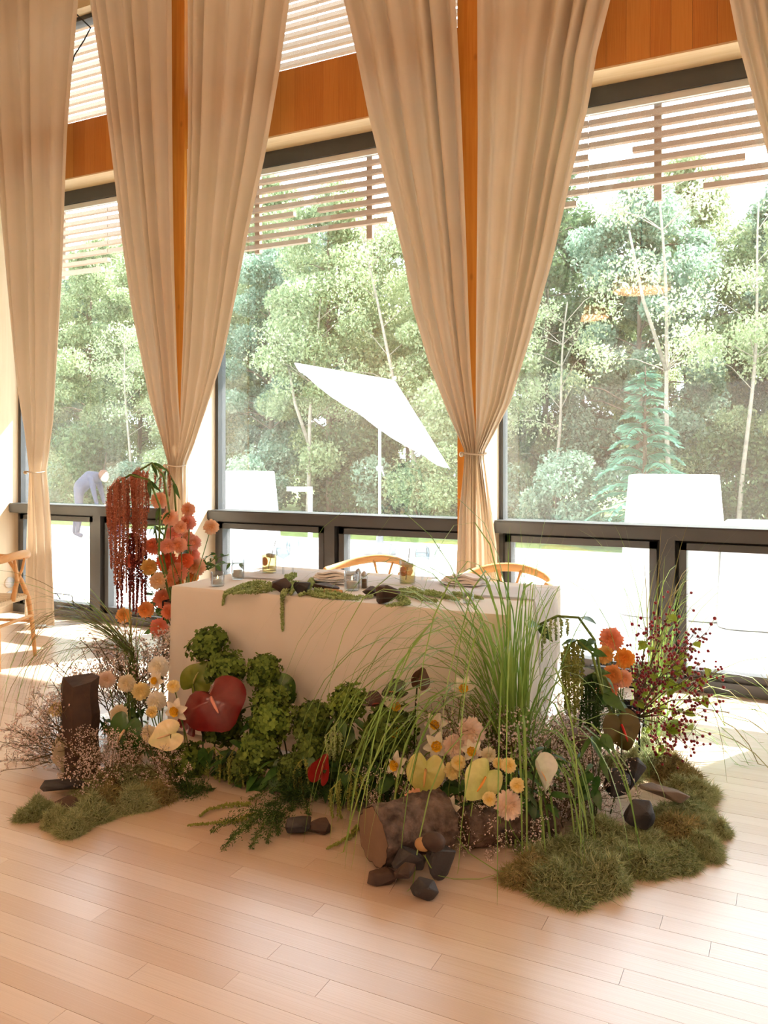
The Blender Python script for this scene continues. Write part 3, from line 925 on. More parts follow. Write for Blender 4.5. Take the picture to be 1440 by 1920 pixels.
m_drink = pane_mat('amber_drink', 1.35, (1.0, .85, .5))
m_citrus = M('citrus_slice', srgb(250, 166, 50), .4, .15, 40, transl=.4)
m_ice = M('ice', srgb(240, 236, 226), .1, .02, transl=.5)
m_wax = M('candle_wax', srgb(248, 240, 226), .5, .01, transl=.3)
m_flame = glow('flame', (1, .62, .25), 6)
def tumbler(label, p, tilt):
    t = thing('cocktail_glass', label, 'glass', p)
    q = B(); q.lathe([(.0, .0), (.039, .0), (.042, .02), (.044, .135), (.0425, .135), (.0405, .014), (0, .012)], 24); obj('glass', q, m_tglass, t)
    q = B(); q.lathe([(0, .016), (.0395, .016), (.0415, .112), (0, .112)], 24); obj('drink', q, m_drink, t)
    q = B(); q.tube([(-.012, -.030, .078), (-.011, -.027, .078)], .026, 18)
    obj('citrus_slice', q, m_citrus, t)
    q = B(); q.tube([(-.01, .0, .03), (.012 + tilt, .005, .20)], .0025, 6); obj('straw', q, m_steel, t)
    q = B(); q.box(-.015, .012, -.012, .014, .1, .122); q.box(.0, .024, -.002, .02, .096, .118); obj('ice_cube', q, m_ice, t, smooth=False)
def goblet(label, p, h, r, water):
    t = thing('goblet', label, 'glass', p)
    q = B(); q.lathe([(0, 0), (.034, .001), (.034, .004), (.006, .01), (.0045, h * .45), (.014, h * .48), (r * .85, h * .62), (r, h * .78), (r * .9, h), (r * .88, h), (r * .975, h * .78), (r * .82, h * .63), (0, h * .5)], 24)
    obj('glass', q, m_tglass, t)
    if water:
        q = B(); q.lathe([(0, h * .5), (r * .8, h * .635), (r * .96, h * .78), (r * .95, h * .84), (0, h * .84)], 24); obj('water', q, m_tglass, t)
tumbler('amber cocktail with an orange slice and straw left of the goblets', at_table(505, 1077), .03)
tumbler('amber cocktail before the gap between the two chairs', at_table(764, 1098), .0)
goblet('stemmed water goblet right beside the left cocktail', at_table(531, 1080), .19, .042, True)
goblet('empty stemmed wine glass right of the water goblet', at_table(549, 1076), .2, .04, False)
goblet('stemmed water goblet right beside the right cocktail', at_table(792, 1092), .19, .04, True)
goblet('empty stemmed wine glass between the goblet and the right plate', at_table(812, 1090), .2, .04, False)

def plate(label_p, label_n, p, rz):
    t = thing('dinner_plate', label_p, 'plate', p)
    q = B(); q.lathe([(0, .004), (.09, .004), (.135, .018), (.137, .02), (.13, .021), (.09, .009), (0, .009)], 36); obj('plate', q, m_porc, t)
    q = B(); q.lathe([(0, .012), (.07, .012), (.105, .026), (.1, .028), (.07, .017), (0, .017)], 32); obj('side_plate', q, m_porc, t)
    q = B(); P = []
    for lay in range(3):
        P = []
        for i in range(9):
            row = []
            for j in range(7):
                u, v = i / 8 - .5, j / 6 - .5
                row.append((u * .21 + .01 * lay, v * (.15 - .02 * lay), .032 + lay * .011 + .006 * math.sin(u * 9 + lay) + .004 * math.cos(v * 8 + lay * 2)))
            P.append(row)
        top = P; bot = [[(x, y, z - .009) for (x, y, z) in r_] for r_ in P]
        q.grid(top); q.grid(bot)
        q.grid([[r_[0] for r_ in top], [r_[0] for r_ in bot]]); q.grid([[r_[-1] for r_ in top], [r_[-1] for r_ in bot]])
        q.grid([top[0], bot[0]]); q.grid([top[-1], bot[-1]])
    tag(obj('napkin', q, m_nap, None, p, (0, 0, rz)), label_n, 'napkin')
plate('white dinner plate between the two cocktails', 'folded white napkin lying on the plate between the cocktails', at_table(627, 1090), .3)
plate('white dinner plate at the right end of the table', 'folded pale napkin lying on the plate at the right end', at_table(872, 1098), -.1)

def votive(label, p, h=.075, r=.036, lit=True):
    t = thing('votive_candle', label, 'candle', p)
    q = B(); q.lathe([(0, 0), (r * .9, 0), (r, .01), (r, h), (r * .93, h), (r * .9, .01), (0, .008)], 40, rib=.06); obj('glass', q, m_tglass, t)
    q = B(); q.lathe([(0, .012), (r * .72, .012), (r * .72, h * .45), (0, h * .45)], 18); obj('candle', q, m_wax, t)
    q = B(); q.lathe([(0, h * .5), (.004, h * .56), (.003, h * .66), (0, h * .76)], 8); obj('flame', q, m_flame, t)
votive('ribbed glass votive at the front left corner of the table', at_table(408, 1099))
votive('taller ribbed votive behind the corner votive on the left', at_table(446, 1086), .11)
votive('ribbed glass votive beside the salt and pepper shakers', at_table(660, 1107), .1, .04)
votive('small plain votive among the green tassels on the right', at_table(878, 1131), .05, .026)

def shaker(label, p, col):
    t = thing('shaker', label, 'shaker', p)
    q = B(); q.lathe([(0, .004), (.013, .004), (.013, .05), (0, .05)], 14); obj('seasoning', q, M('seasoning', col, .9, .2, 300), t)
    q = B(); q.lathe([(0, 0), (.017, 0), (.018, .06), (.014, .066)], 16); obj('glass', q, m_tglass, t)
    q = B(); q.lathe([(.015, .064), (.016, .072), (.011, .085), (.004, .092), (0, .092)], 14); obj('cap', q, m_steel, t)
shaker('small salt shaker with a steel cap beside the votive', at_table(672, 1098), srgb(236, 232, 226))
shaker('small brown pepper shaker with a steel cap beside the votive', at_table(683, 1104), srgb(110, 78, 52))

# tent card
p = at_table(625, 1118)
q = B(); q.add([(-.055, -.012, 0), (.055, -.012, 0), (.055, 0, .035), (-.055, 0, .035), (-.055, .014, 0), (.055, .014, 0)], [(0, 1, 2, 3), (3, 2, 5, 4)])
tag(obj('place_card', q, M('tan_card', srgb(214, 178, 132), .8, .03), None, p, (0, 0, -.1), smooth=False), 'small folded tan card standing before the votive', 'card')

def rock(name, label, loc, size, seed, mat, rot=(0, 0, 0), n=16, group=None, cat='rock'):
    g = random.Random(seed)
    bm = bmesh.new()
    pts = []
    for k in range(n):
        v = Vector((g.gauss(0, 1), g.gauss(0, 1), g.gauss(0, 1))).normalized()
        m = max(abs(v.x), abs(v.y), abs(v.z))
        v = v / (m ** .55) * g.uniform(.82, 1)
        pts.append(bm.verts.new((v.x * size[0] / 2, v.y * size[1] / 2, v.z * size[2] / 2)))
    r = bmesh.ops.convex_hull(bm, input=pts)
    bmesh.ops.delete(bm, geom=[v for v in bm.verts if not v.link_faces], context='VERTS')
    bmesh.ops.bevel(bm, geom=list(bm.edges), offset=min(size) * .035, segments=1, affect='EDGES')
    # rest on its lowest point
    Rm = Euler(rot).to_matrix()
    zmin = min((Rm @ v.co).z for v in bm.verts)
    me = bpy.data.meshes.new(name); bm.to_mesh(me); bm.free()
    me.materials.append(mat)
    o = obj(name, me, None, None, (loc[0], loc[1], loc[2] - zmin), rot)
    return tag(o, label, cat, group)
rock('table_rock', 'dark rock under the green tassels on the tabletop', at_table(525, 1112), (.13, .08, .09), 1, m_rockb, (.1, .2, .5))
rock('table_rock', 'dark wedge rock right of the hanging green tassel on the tabletop', at_table(568, 1114), (.12, .09, .085), 2, m_rock, (.2, .1, -.4))
rock('table_rock', 'flat brown slab of rock lying behind the tan card', at_table(612, 1107), (.2, .08, .04), 3, m_rockb, (0, 0, -.3))
rock('table_rock', 'largest brown rock on the tabletop near its front edge', at_table(724, 1132), (.16, .1, .1), 4, m_rockb, (.1, -.25, .1))
rock('table_rock', 'smaller grey-brown rock touching the largest tabletop rock', at_table(697, 1120), (.11, .09, .065), 5, m_rockb, (.1, .1, .7))
# ================================================================== flower builders
def camdir(r, u, t):
    return RIGHT * r + UP * u - VIEW * t

def frame(normal, tip=None):
    n = Vector(normal).normalized()
    if tip is None: tip = UP if abs(n.z) < .9 else RIGHT
    x = Vector(tip) - n * Vector(tip).dot(n)
    if x.length < 1e-4: x = n.orthogonal()
    x.normalize(); y = n.cross(x)
    return Matrix((x, y, n)).transposed().to_euler()

rf = random.Random(77)
m_stem = M('green_stem', srgb(104, 126, 58), .6, .25, 30)
m_dstem = M('dark_stem', srgb(64, 76, 40), .6, .25, 30)
m_twig = M('brown_twig', srgb(104, 88, 56), .7, .25, 30)
m_dahlia = M('dahlia_petal', (1, 1, 1), .6, .1, 5, transl=.18, objcol=True, attr=(.98, .72, .45), spec=.15)
m_button = M('button_petal', (1, 1, 1), .6, .06, 5, transl=.15, objcol=True, attr=(.9, .72, .35), spec=.15)
m_daff = M('daffodil_petal', srgb(250, 244, 226), .5, .05, 9, transl=.25, spec=.2)
m_corona = M('daffodil_corona', srgb(250, 206, 60), .55, .15, 30, transl=.2, col2=srgb(238, 176, 30))
m_spathe = M('spathe', (1, 1, 1), .22, .12, 5, transl=.1, objcol=True, spec=.6, attr=(.75, .9, .7))
m_spadix = M('spadix', (1, 1, 1), .5, .1, 60, objcol=True, bump=.3, bscale=300)
m_vib = M('viburnum_floret', srgb(140, 166, 72), .6, .2, 4, transl=.2, island=.7, col2=srgb(72, 104, 36), objcol=True)
m_vibcore = M('viburnum_core', srgb(62, 88, 34), .8, .2, 12)
m_leaf = M('glossy_leaf', srgb(72, 112, 44), .35, .25, 6, transl=.2, objrand=.5, col2=srgb(44, 80, 34), spec=.5)
m_lime = M('lime_leaf', srgb(178, 196, 76), .45, .15, 6, transl=.4, objrand=.5, col2=srgb(140, 170, 60))
m_red_am = M('red_amaranth', srgb(238, 180, 150), .7, .2, 40, island=.8, col2=srgb(186, 104, 78), transl=.45)
m_dred_am = M('dark_amaranth', srgb(150, 64, 54), .6, .2, 40, island=.7, col2=srgb(104, 36, 34), transl=.2)
m_green_am = M('green_amaranth', srgb(204, 218, 158), .7, .2, 40, island=.8, col2=srgb(146, 170, 98), transl=.25)
m_olive_am = M('olive_amaranth', srgb(170, 176, 92), .7, .2, 40, island=.7, col2=srgb(122, 132, 58), transl=.25)
m_grass = M('grass_blade', srgb(166, 194, 104), .4, .2, 4, transl=.4, objrand=.8, col2=srgb(104, 146, 60), spec=.5)
m_dry = M('dry_blade', srgb(156, 140, 84), .55, .2, 4, transl=.3, objrand=.7, col2=srgb(116, 110, 62))
m_moss = M('moss_fibre', srgb(214, 216, 166), .85, .2, 6, transl=.25, island=.8, col2=srgb(88, 112, 56), objrand=.3)
m_mossb = M('moss_brown', srgb(186, 166, 118), .9, .2, 6, transl=.2, island=.75, col2=srgb(122, 122, 70))
m_mosscore = M('moss_bed', srgb(58, 62, 32), .95, .3, 30, bump=.8, bscale=60)
m_blossom = M('tiny_blossom', srgb(248, 240, 232), .6, .1, 5, transl=.3, island=.8, col2=srgb(236, 206, 196))
m_berry = M('rose_hip', srgb(150, 30, 38), .3, .2, 40, island=.6, col2=srgb(112, 18, 30), spec=.5)
m_fern = M('fern_needle', srgb(74, 104, 46), .7, .2, 6, transl=.25, island=.6, col2=srgb(46, 76, 32))
m_iron = M('black_iron', srgb(28, 30, 34), .45, .1, metal=.5)

# ---- petals round a head (unit radius, looks along +Z)
def make_dahlia(N, seed, spread=1.55, width=.17, tight=False):
    g = random.Random(seed); b = B()
    for k in range(N):
        c = 1 - spread * (k + .6) / N
        ph = math.acos(max(-1, min(1, c))); a = k * 2.39996 + g.uniform(-.08, .08)
        d = Vector((math.sin(ph) * math.cos(a), math.sin(ph) * math.sin(a), math.cos(ph)))
        w = Vector((0, 0, 1)).cross(d); w = w.normalized() if w.length > 1e-3 else Vector((1, 0, 0))
        n = d.cross(w)
        L_ = (.84 + .16 * min(1, ph / .8)) * g.uniform(.86, 1.08)
        r0 = .22 if not tight else .55
        wd = width * (.55 + .45 * min(1, ph / 1.0))
        rows = []
        for s_, ww in ((0, .5), (.5, 1.0), (.82, .75), (1, .12)):
            p = d * (r0 + (L_ - r0) * s_) - n * (.10 * s_ * s_ * (1 if not tight else 2.2))
            cup = .35 * wd * (1 - .3 * s_)
            rows.append([p - w * wd * ww - n * 0 + d * 0, p + n * cup * -1 if False else p - d * cup * .8, p + w * wd * ww])
        v0 = len(b.v)
        b.grid(rows)
        tc = max(0, 1 - ph / 1.0); rt_ = g.uniform(-.1, .2)
        for i in range(4):
            for j in range(3):
                b.a[v0 + i * 3 + j] = min(1, max(.001, tc * .6 + (1 - i / 3) * .5 + rt_))
    b.ball((0, 0, 0), .5, 8, 6)
    for i in range(len(b.v) - 42, len(b.v)):
        b.a[i] = .9
    return b.mesh('bloom')
DAH = [make_dahlia(120, 1, 1.55, .15), make_dahlia(96, 2, 1.4, .17), make_dahlia(140, 3, 1.7, .135)]
for m_ in DAH: m_.materials.append(m_dahlia)
m_dahliaw = M('white_dahlia_petal', (1, 1, 1), .6, .06, 5, transl=.22, objcol=True, attr=(1, .93, .72), spec=.15)
DAHW = []
for m_ in DAH:
    c_ = m_.copy(); c_.materials.clear(); c_.materials.append(m_dahliaw); DAHW.append(c_)
BUT = make_dahlia(110, 5, 1.75, .17, True); BUT.materials.append(m_button)

def stem_curve(p, root, r=.003, n=7, bow=.03):
    p = Vector(p); root = Vector(root)
    d = root - p
    side = Vector((rf.uniform(-1, 1), rf.uniform(-1, 1), 0)) * bow
    return [p + d * s_ + side * math.sin(PI * s_) - Vector((0, 0, 0)) for s_ in np.linspace(0, 1, n)]

def flower(name, label, cat, mesh, p, size, normal, root, color=None, group=None, r=.0028, part='bloom', smat=None, tip=None):
    root = Vector(root)
    t = thing(name, label, cat, root, group=group)
    o = obj(part, mesh, None, t, Vector(p) - root, frame(normal, tip), size)
    if color: o.color = (*color, 1)
    st = B(); st.tube([q - root for q in stem_curve(Vector(p) - Vector(normal).normalized() * size * .3, root)], r, 5, cap=False)
    obj('stem', st, smat or m_stem, t)
    return t

def facing(sx=.5, su=.35):
    return camdir(rf.uniform(-sx, sx), rf.uniform(-.1, su), 1)

# ---- daffodil
def petal_mesh(name, L_, w, cup, tipc, nrow=6):
    b = B(); rows = []
    for i in range(nrow):
        s_ = i / (nrow - 1)
        ww = w * (math.sin(PI * (.12 + .82 * s_)) ** .8) * (1 - .25 * s_)
        rows.append([(L_ * s_, ww * j, cup * s_ * s_ + abs(j) * w * .25 + tipc * math.sin(s_ * 3)) for j in (-1, -.5, 0, .5, 1)])
    b.grid(rows)
    return b.mesh(name)
DPET = petal_mesh('petal', 1.0, .36, -.12, .04); DPET.materials.append(m_daff)
_b = B(); _P = []
for i in range(5):
    s_ = i / 4; row = []
    for k in range(21):
        a = 2 * PI * k / 20; r = .2 + .2 * s_ + .035 * s_ * math.sin(a * 8)
        row.append((r * math.cos(a), r * math.sin(a), .06 + .34 * s_))
    _P.append(row)
_b.grid(_P); _b.ball((0, 0, .1), (.2, .2, .12), 8, 5)
for k in range(14):
    a = k * 2.4; r_ = .05 + .02 * k * .8
    _b.ball((r_ * math.cos(a), r_ * math.sin(a), .3), (.06, .06, .08), 6, 4)
COR = _b.mesh('corona'); COR.materials.append(m_corona)
def daffodil(label, p, size, normal, root, spin=0.0):
    root = Vector(root); t = thing('daffodil', label, 'flower', root, group='daffodils')
    e = frame(normal, camdir(math.sin(spin), math.cos(spin), 0)).to_matrix()
    for k in range(6):
        Rk = e @ Matrix.Rotation(k * PI / 3, 3, 'Z') @ Matrix.Rotation(rf.uniform(-.18, .12), 3, 'Y')
        obj('petal', DPET, None, t, Vector(p) - root + e @ Vector((0, 0, .012 if k % 2 else 0)) * size, Rk.to_euler(), size)
    obj('corona', COR, None, t, Vector(p) - root, e.to_euler(), size)
    st = B(); st.tube([q - root for q in stem_curve(Vector(p) - Vector(normal).normalized() * size * .1, root)], .003, 5, cap=False); obj('stem', st, m_stem, t)

# ---- anthurium
def spathe_mesh(name, curl=.15, fold=.0, tiplen=.3, seed=0, wide=1.0):
    b = B(); rows = []
    for i in range(9):
        r = i / 8; row = []
        for k in range(33):
            a = 2 * PI * k / 32 - PI
            h = .8 + tiplen * math.exp(-(a / .33) ** 2) - .42 * math.exp(-((abs(a) - PI) / .3) ** 2)
            x = r * h * math.cos(a) + .0; y = r * h * math.sin(a) * wide
            z = -curl * r * r + fold * abs(y) * 1.2 - .22 * tiplen * max(0, x) ** 3 + .03 * math.sin(a * 5 + seed) * r
            row.append((x, y, z))
        rows.append(row)
    n0 = len(b.v); b.grid(rows)
    for i in range(9):
        for k in range(33):
            b.a[n0 + i * 33 + k] = max(.001, (1 - abs(rows[i][k][1]) * 2) * .8)
    return b.mesh(name)
SPA = [spathe_mesh('spathe', .12, .05, .3), spathe_mesh('spathe', .3, -.25, .25, 1, 1.25), spathe_mesh('spathe', -.1, .75, .4, 2, .9), spathe_mesh('spathe', -.2, .35, .3, 3, 1.0), spathe_mesh('spathe', .32, -.08, .22, 4, 1.3)]
for m_ in SPA: m_.materials.append(m_spathe)
_b = B(); _b.tube([(-.08, 0, .02), (.1, 0, .16), (.35, 0, .26), (.58, 0, .3)], [.05, .055, .048, .02], 8)
SDX = _b.mesh('spadix'); SDX.materials.append(m_spadix)
def anthurium(label, p, size, normal, tip, root, col, scol, kind=0, smat=None):
    root = Vector(root); t = thing('anthurium', label, 'flower', root)
    e = frame(normal, tip)
    o = obj('spathe', SPA[kind], None, t, Vector(p) - root, e, size); o.color = (*col, 1)
    o = obj('spadix', SDX, None, t, Vector(p) - root, e, size); o.color = (*scol, 1)
    st = B(); q0 = Vector(p) - e.to_matrix() @ Vector((.12, 0, .02)) * size
    st.tube([q - root for q in stem_curve(q0, root, bow=.05)], .0035, 6, cap=False); obj('stem', st, smat or m_dstem, t)
    return t

# ---- viburnum head: florets of crinkled petals all round
def vib_mesh(seed, n=150):
    g = random.Random(seed); b = B()
    for k in range(n):
        c = 1 - 1.85 * (k + .5) / n; ph = math.acos(c); a = k * 2.39996
        d = Vector((math.sin(ph) * math.cos(a), math.sin(ph) * math.sin(a), math.cos(ph)))
        lump = 1 + .1 * math.sin(d.x * 5 + seed) * math.sin(d.y * 6) + .08 * math.sin(d.z * 7 + seed * 2)
        p = d * g.uniform(.78, 1.06) * lump
        dn = (d + Vector((g.uniform(-1, 1), g.uniform(-1, 1), g.uniform(-1, 1))) * .55).normalized(); u = dn.orthogonal().normalized(); w = dn.cross(u); s_ = g.uniform(.16, .27); off = g.uniform(0, 6)
        for q_ in range(4):
            a2 = off + q_ * 2 * PI / 4
            e1 = u * math.cos(a2) + w * math.sin(a2); e2 = -u * math.sin(a2) + w * math.cos(a2)
            l_ = d * g.uniform(-.06, .12)
            b.add([p, p + e1 * s_ * .45 + e2 * s_ * .45 + l_ * .4, p + e1 * s_ * .9 + e2 * s_ * .3 + l_, p + e1 * s_ * .95 - e2 * s_ * .25 + l_ * 1.3, p + e1 * s_ * .45 - e2 * s_ * .45 + l_], [(0, 1, 2, 3, 4)])
    return b.mesh('florets', False)
VIB = [vib_mesh(1), vib_mesh(2), vib_mesh(3, 170)]
for m_ in VIB: m_.materials.append(m_vib)
_b = B(); _b.ball((0, 0, 0), .84, 12, 9); VCORE = _b.mesh('core'); VCORE.materials.append(m_vibcore)

# ---- simple leaf
def leaf_me(name, w, droop, nrow=7, fold=.25):
    b = B(); rows = []
    for i in range(nrow):
        s_ = i / (nrow - 1); ww = w * math.sin(PI * min(1, (.04 + .96 * s_) ** .75)) if 0 < i < nrow - 1 else .004
        rows.append([(s_, j * ww, -droop * s_ * s_ + abs(j) * ww * fold) for j in (-1, 0, 1)])
    b.grid(rows); return b.mesh(name)
LEAF = leaf_me('leaf', .24, .25); LEAF.materials.append(m_leaf)
LEAFN = leaf_me('leaf', .12, .35); LEAFN.materials.append(m_leaf)
LIME = leaf_me('leaf', .38, .1); LIME.materials.append(m_lime)
def add_leaf(parent, p, L_, direction, me=None, normal=None):
    d = Vector(direction).normalized()
    n = Vector(normal) if normal is not None else Vector((rf.uniform(-.4, .4), rf.uniform(-.8, .1), rf.uniform(.2, 1)))
    n = n - d * n.dot(d)
    if n.length < 1e-3: n = d.orthogonal()
    n.normalize(); y = n.cross(d)
    return obj('leaf', me or LEAF, None, parent, p, Matrix((d, y, n)).transposed().to_euler(), L_)

# ---- amaranth tassel along a path
def tassel(b, pts, r0, grain, seed, per=5, step=.006):
    g = random.Random(seed)
    pts = [Vector(p) for p in pts]
    seg = [(pts[i + 1] - pts[i]).length for i in range(len(pts) - 1)]
    L_ = sum(seg); n = max(4, int(L_ / step))
    b.tube(pts, [r0 * .5 * (1 - .7 * i / (len(pts) - 1)) for i in range(len(pts))], 5, cap=False)
    for k in range(n):
        s_ = (k + .5) / n * L_; i = 0
        while i < len(seg) - 1 and s_ > seg[i]: s_ -= seg[i]; i += 1
        p = pts[i].lerp(pts[i + 1], min(1, s_ / seg[i])); d = (pts[i + 1] - pts[i]).normalized()
        u = d.orthogonal().normalized(); w = d.cross(u)
        f_ = k / n; rr = r0 * (.65 + .5 * math.sin(PI * min(1, f_ * 1.3 + .1))) * (1 - .55 * f_ ** 3)
        for j in range(per):
            a = g.uniform(0, 2 * PI); q_ = rr * g.uniform(.55, 1.1)
            b.octa(p + u * math.cos(a) * q_ + w * math.sin(a) * q_ + d * g.uniform(-step, step), grain * g.uniform(.7, 1.25))

# ---- grass
def blade_path(p0, d, L_, droop, n=12):
    p = Vector(p0); d = Vector(d).normalized(); P = [p.copy()]; st_ = L_ / n
    for i in range(n):
        d = (d + Vector((0, 0, -droop * (i + 1) / n / n * 2))).normalized()
        p = p + d * st_
        if p.z < .006: p.z = .006
        P.append(p.copy())
    return P
def add_blade(parent, P, w, mat, me_name='blade'):
    org = P[0]
    P = [q - org for q in P]
    d = (P[-1] - P[0]); side = d.cross(UP)
    side = (side.normalized() if side.length > 1e-4 else RIGHT)
    side = (side + camdir(rf.uniform(-1, 1), 0, 0) * .8 + UP * rf.uniform(-.3, .3)).normalized()
    b = B(); n = len(P)
    b.ribbon(P, [w * (.7 + .5 * math.sin(PI * i / (n - 1))) * (1 - (i / (n - 1)) ** 3 * .9) for i in range(n)], side)
    return obj(me_name, b, mat, parent, org)

# ---- moss clump (unit: radius 1, height ~.5)
def moss_meshes(seed, n):
    g = np.random.default_rng(seed); gg = random.Random(seed)
    lump = [(gg.uniform(-.75, .75), gg.uniform(-.75, .75), gg.uniform(.2, .5), gg.uniform(.14, .3)) for _ in range(15)]
    def hz(x, y):
        r = math.hypot(x, y)
        h = .3 * max(0, 1 - r ** 2.2)
        for (a, c, hh, w) in lump: h += hh * .6 * math.exp(-((x - a) ** 2 + (y - c) ** 2) / (w * w)) * max(0, 1 - r ** 3)
        return h
    b = B(); rows = []
    for i in range(14):
        r = i / 13; rows.append([(r * .93 * math.cos(a) * (1 + .15 * math.sin(a * 3 + seed)), r * .93 * math.sin(a) * (1 + .15 * math.sin(a * 3 + seed)), hz(r * math.cos(a), r * math.sin(a)) * .9 + .01) for a in np.linspace(0, 2 * PI, 37)])
    b.grid(rows)
    core = b.mesh('moss_bed'); core.materials.append(m_mosscore)
    V_ = np.empty((n, 5, 3))
    for k in range(n):
        a = g.uniform(0, 2 * PI); r = math.sqrt(g.random()) * 1.0
        s3 = 1 + .15 * math.sin(a * 3 + seed)
        x, y = r * math.cos(a), r * math.sin(a); z = hz(x, y)
        p = np.array([x * s3, y * s3, z])
        d = np.array([x * .9, y * .9, .2 + .3 * z]) + g.normal(size=3) * .75; d /= np.linalg.norm(d)
        l_ = g.uniform(.07, .24); w = g.normal(size=3); w -= d * w.dot(d); w /= np.linalg.norm(w); w *= .013
        c = g.normal(size=3) * .8 * l_
        V_[k] = [p - w, p + w, p + d * l_ * .55 + w * .9 + c * .4, p + d * l_ * .55 - w * .9 + c * .4, p + d * l_ + c + np.array([0, 0, -.25 * l_])]
    V_[:, :, 2] = np.maximum(V_[:, :, 2], .006)
    i0 = np.arange(n) * 5
    f = np.concatenate([np.stack([i0, i0 + 1, i0 + 2], 1), np.stack([i0, i0 + 2, i0 + 3], 1), np.stack([i0 + 3, i0 + 2, i0 + 4], 1)])
    return core, np_mesh('moss_fibres', V_.reshape(-1, 3), f)
MOSS = []
for k in range(3):
    co, fi = moss_meshes(k + 1, 7500); fi.materials.append(m_moss)
    fi2 = fi.copy(); fi2.materials.clear(); fi2.materials.append(m_mossb)
    MOSS.append((co, fi, fi2))
def moss(label, px, py, w, h, k, brown=False, group=None, z=0, rz=None):
    p = FL(px, py); p.z = z
    t = thing('moss_clump', label, 'moss', p, (0, 0, rf.uniform(0, 6) if rz is None else rz), group, (w, w * rf.uniform(.75, 1), h * 1.7))
    obj('moss_bed', MOSS[k][0], None, t)
    stuff(obj('moss_fibres', MOSS[k][2 if brown else 1], None, t))

# ---- spray of tiny blossoms (unit height 1 along +Z)
def spray_mesh(seed, n_br=10, spread=.5, nb=11):
    g = random.Random(seed); st = B(); bl = B()
    for k in range(n_br):
        a = k * 2.4 + g.uniform(-.3, .3); s0 = g.uniform(.05, .45); L_ = g.uniform(.4, .6)
        p0 = Vector((0, 0, s0)) + Vector((math.cos(a), math.sin(a), 0)) * .04 * s0
        e = Vector((math.cos(a) * spread * L_ * 1.5, math.sin(a) * spread * L_ * 1.5, s0 + L_))
        mid = p0.lerp(e, .5) + Vector((math.cos(a), math.sin(a), -.3)) * .05
        st.tube([p0, mid, e], [.006, .005, .003], 3, cap=False)
        for j in range(nb):
            u = g.uniform(.3, 1); q0 = mid.lerp(e, u) if u > .5 else p0.lerp(mid, u * 2)
            dd = Vector((g.uniform(-1, 1), g.uniform(-1, 1), g.uniform(-.1, 1))).normalized() * g.uniform(.06, .15)
            st.tube([q0, q0 + dd], .0022, 3, cap=False)
            for c_ in range(3):
                c = q0 + dd * g.uniform(.6, 1.05) + Vector((g.uniform(-1, 1), g.uniform(-1, 1), g.uniform(-1, 1))) * .025
                r = g.uniform(.008, .0145)
                n_ = Vector((g.uniform(-1, 1), g.uniform(-1, 1), g.uniform(-.2, 1))).normalized(); u_ = n_.orthogonal().normalized(); w_ = n_.cross(u_)
                vs_ = [c - n_ * r * .3] + [c + (u_ * math.cos(x * 2 * PI / 5) + w_ * math.sin(x * 2 * PI / 5)) * r + n_ * r * .4 for x in range(5)]
                bl.add(vs_, [(0, 1, 2), (0, 2, 3), (0, 3, 4), (0, 4, 5), (0, 5, 1)])
    st.tube([(0, 0, 0), (.01, 0, .3), (0, .01, .65)], [.008, .007, .004], 4, cap=False)
    return st.mesh('twigs'), bl.mesh('blossoms', False)
SPR = []
for k in range(4):
    a_, b_ = spray_mesh(60 + k); a_.materials.append(m_twig); b_.materials.append(m_blossom); SPR.append((a_, b_))
def spray(label, p, L_, d, k, group, name='blossom_sprig'):
    t = thing(name, label, 'flower', p, frame(d), group, L_)
    obj('twigs', SPR[k][0], None, t); stuff(obj('blossoms', SPR[k][1], None, t))
# ================================================================== the arrangement
def lin(c): return srgb(*c)
PEACH, PINK, CORAL, SALMON = lin((255, 218, 184)), lin((252, 190, 176)), lin((252, 176, 148)), lin((254, 204, 178))
REDOR, ORANGE, YORANGE, ROSE = lin((240, 128, 92)), lin((250, 184, 118)), lin((248, 206, 128)), lin((250, 166, 150))

# black iron stands that carry the two flower towers
def iron_stand(label, x, y, h, w):
    t = thing('iron_stand', label, 'plant stand', (x, y, 0))
    for sx in (-1, 1):
        for sy in (-1, 1):
            q = B(); q.tube([(sx * w, sy * w, 0), (sx * w, sy * w, h)], .005, 6); obj('rod', q, m_iron, t)
    for z in (.02, h * .5, h):
        q = B(); q.tube([(-w, -w, z), (w, -w, z), (w, w, z), (-w, w, z), (-w, -w, z)], .004, 5, cap=False); obj('ring', q, m_iron, t)
    q = B(); q.lathe([(0, h * .5), (w * .85, h * .5), (w * .9, h * .5 + .1), (w * .8, h * .5 + .1), (w * .78, h * .51), (0, h * .51)], 20); obj('bowl', q, m_iron, t)
TWX, TWY = -3.2, 3.78
iron_stand('black iron stand inside the tall flower tower on the left', TWX, TWY, .62, .07)
RSP = FL(1178, 1432)
iron_stand('black iron stand among the rose hips on the right', RSP.x, RSP.y, .38, .06)

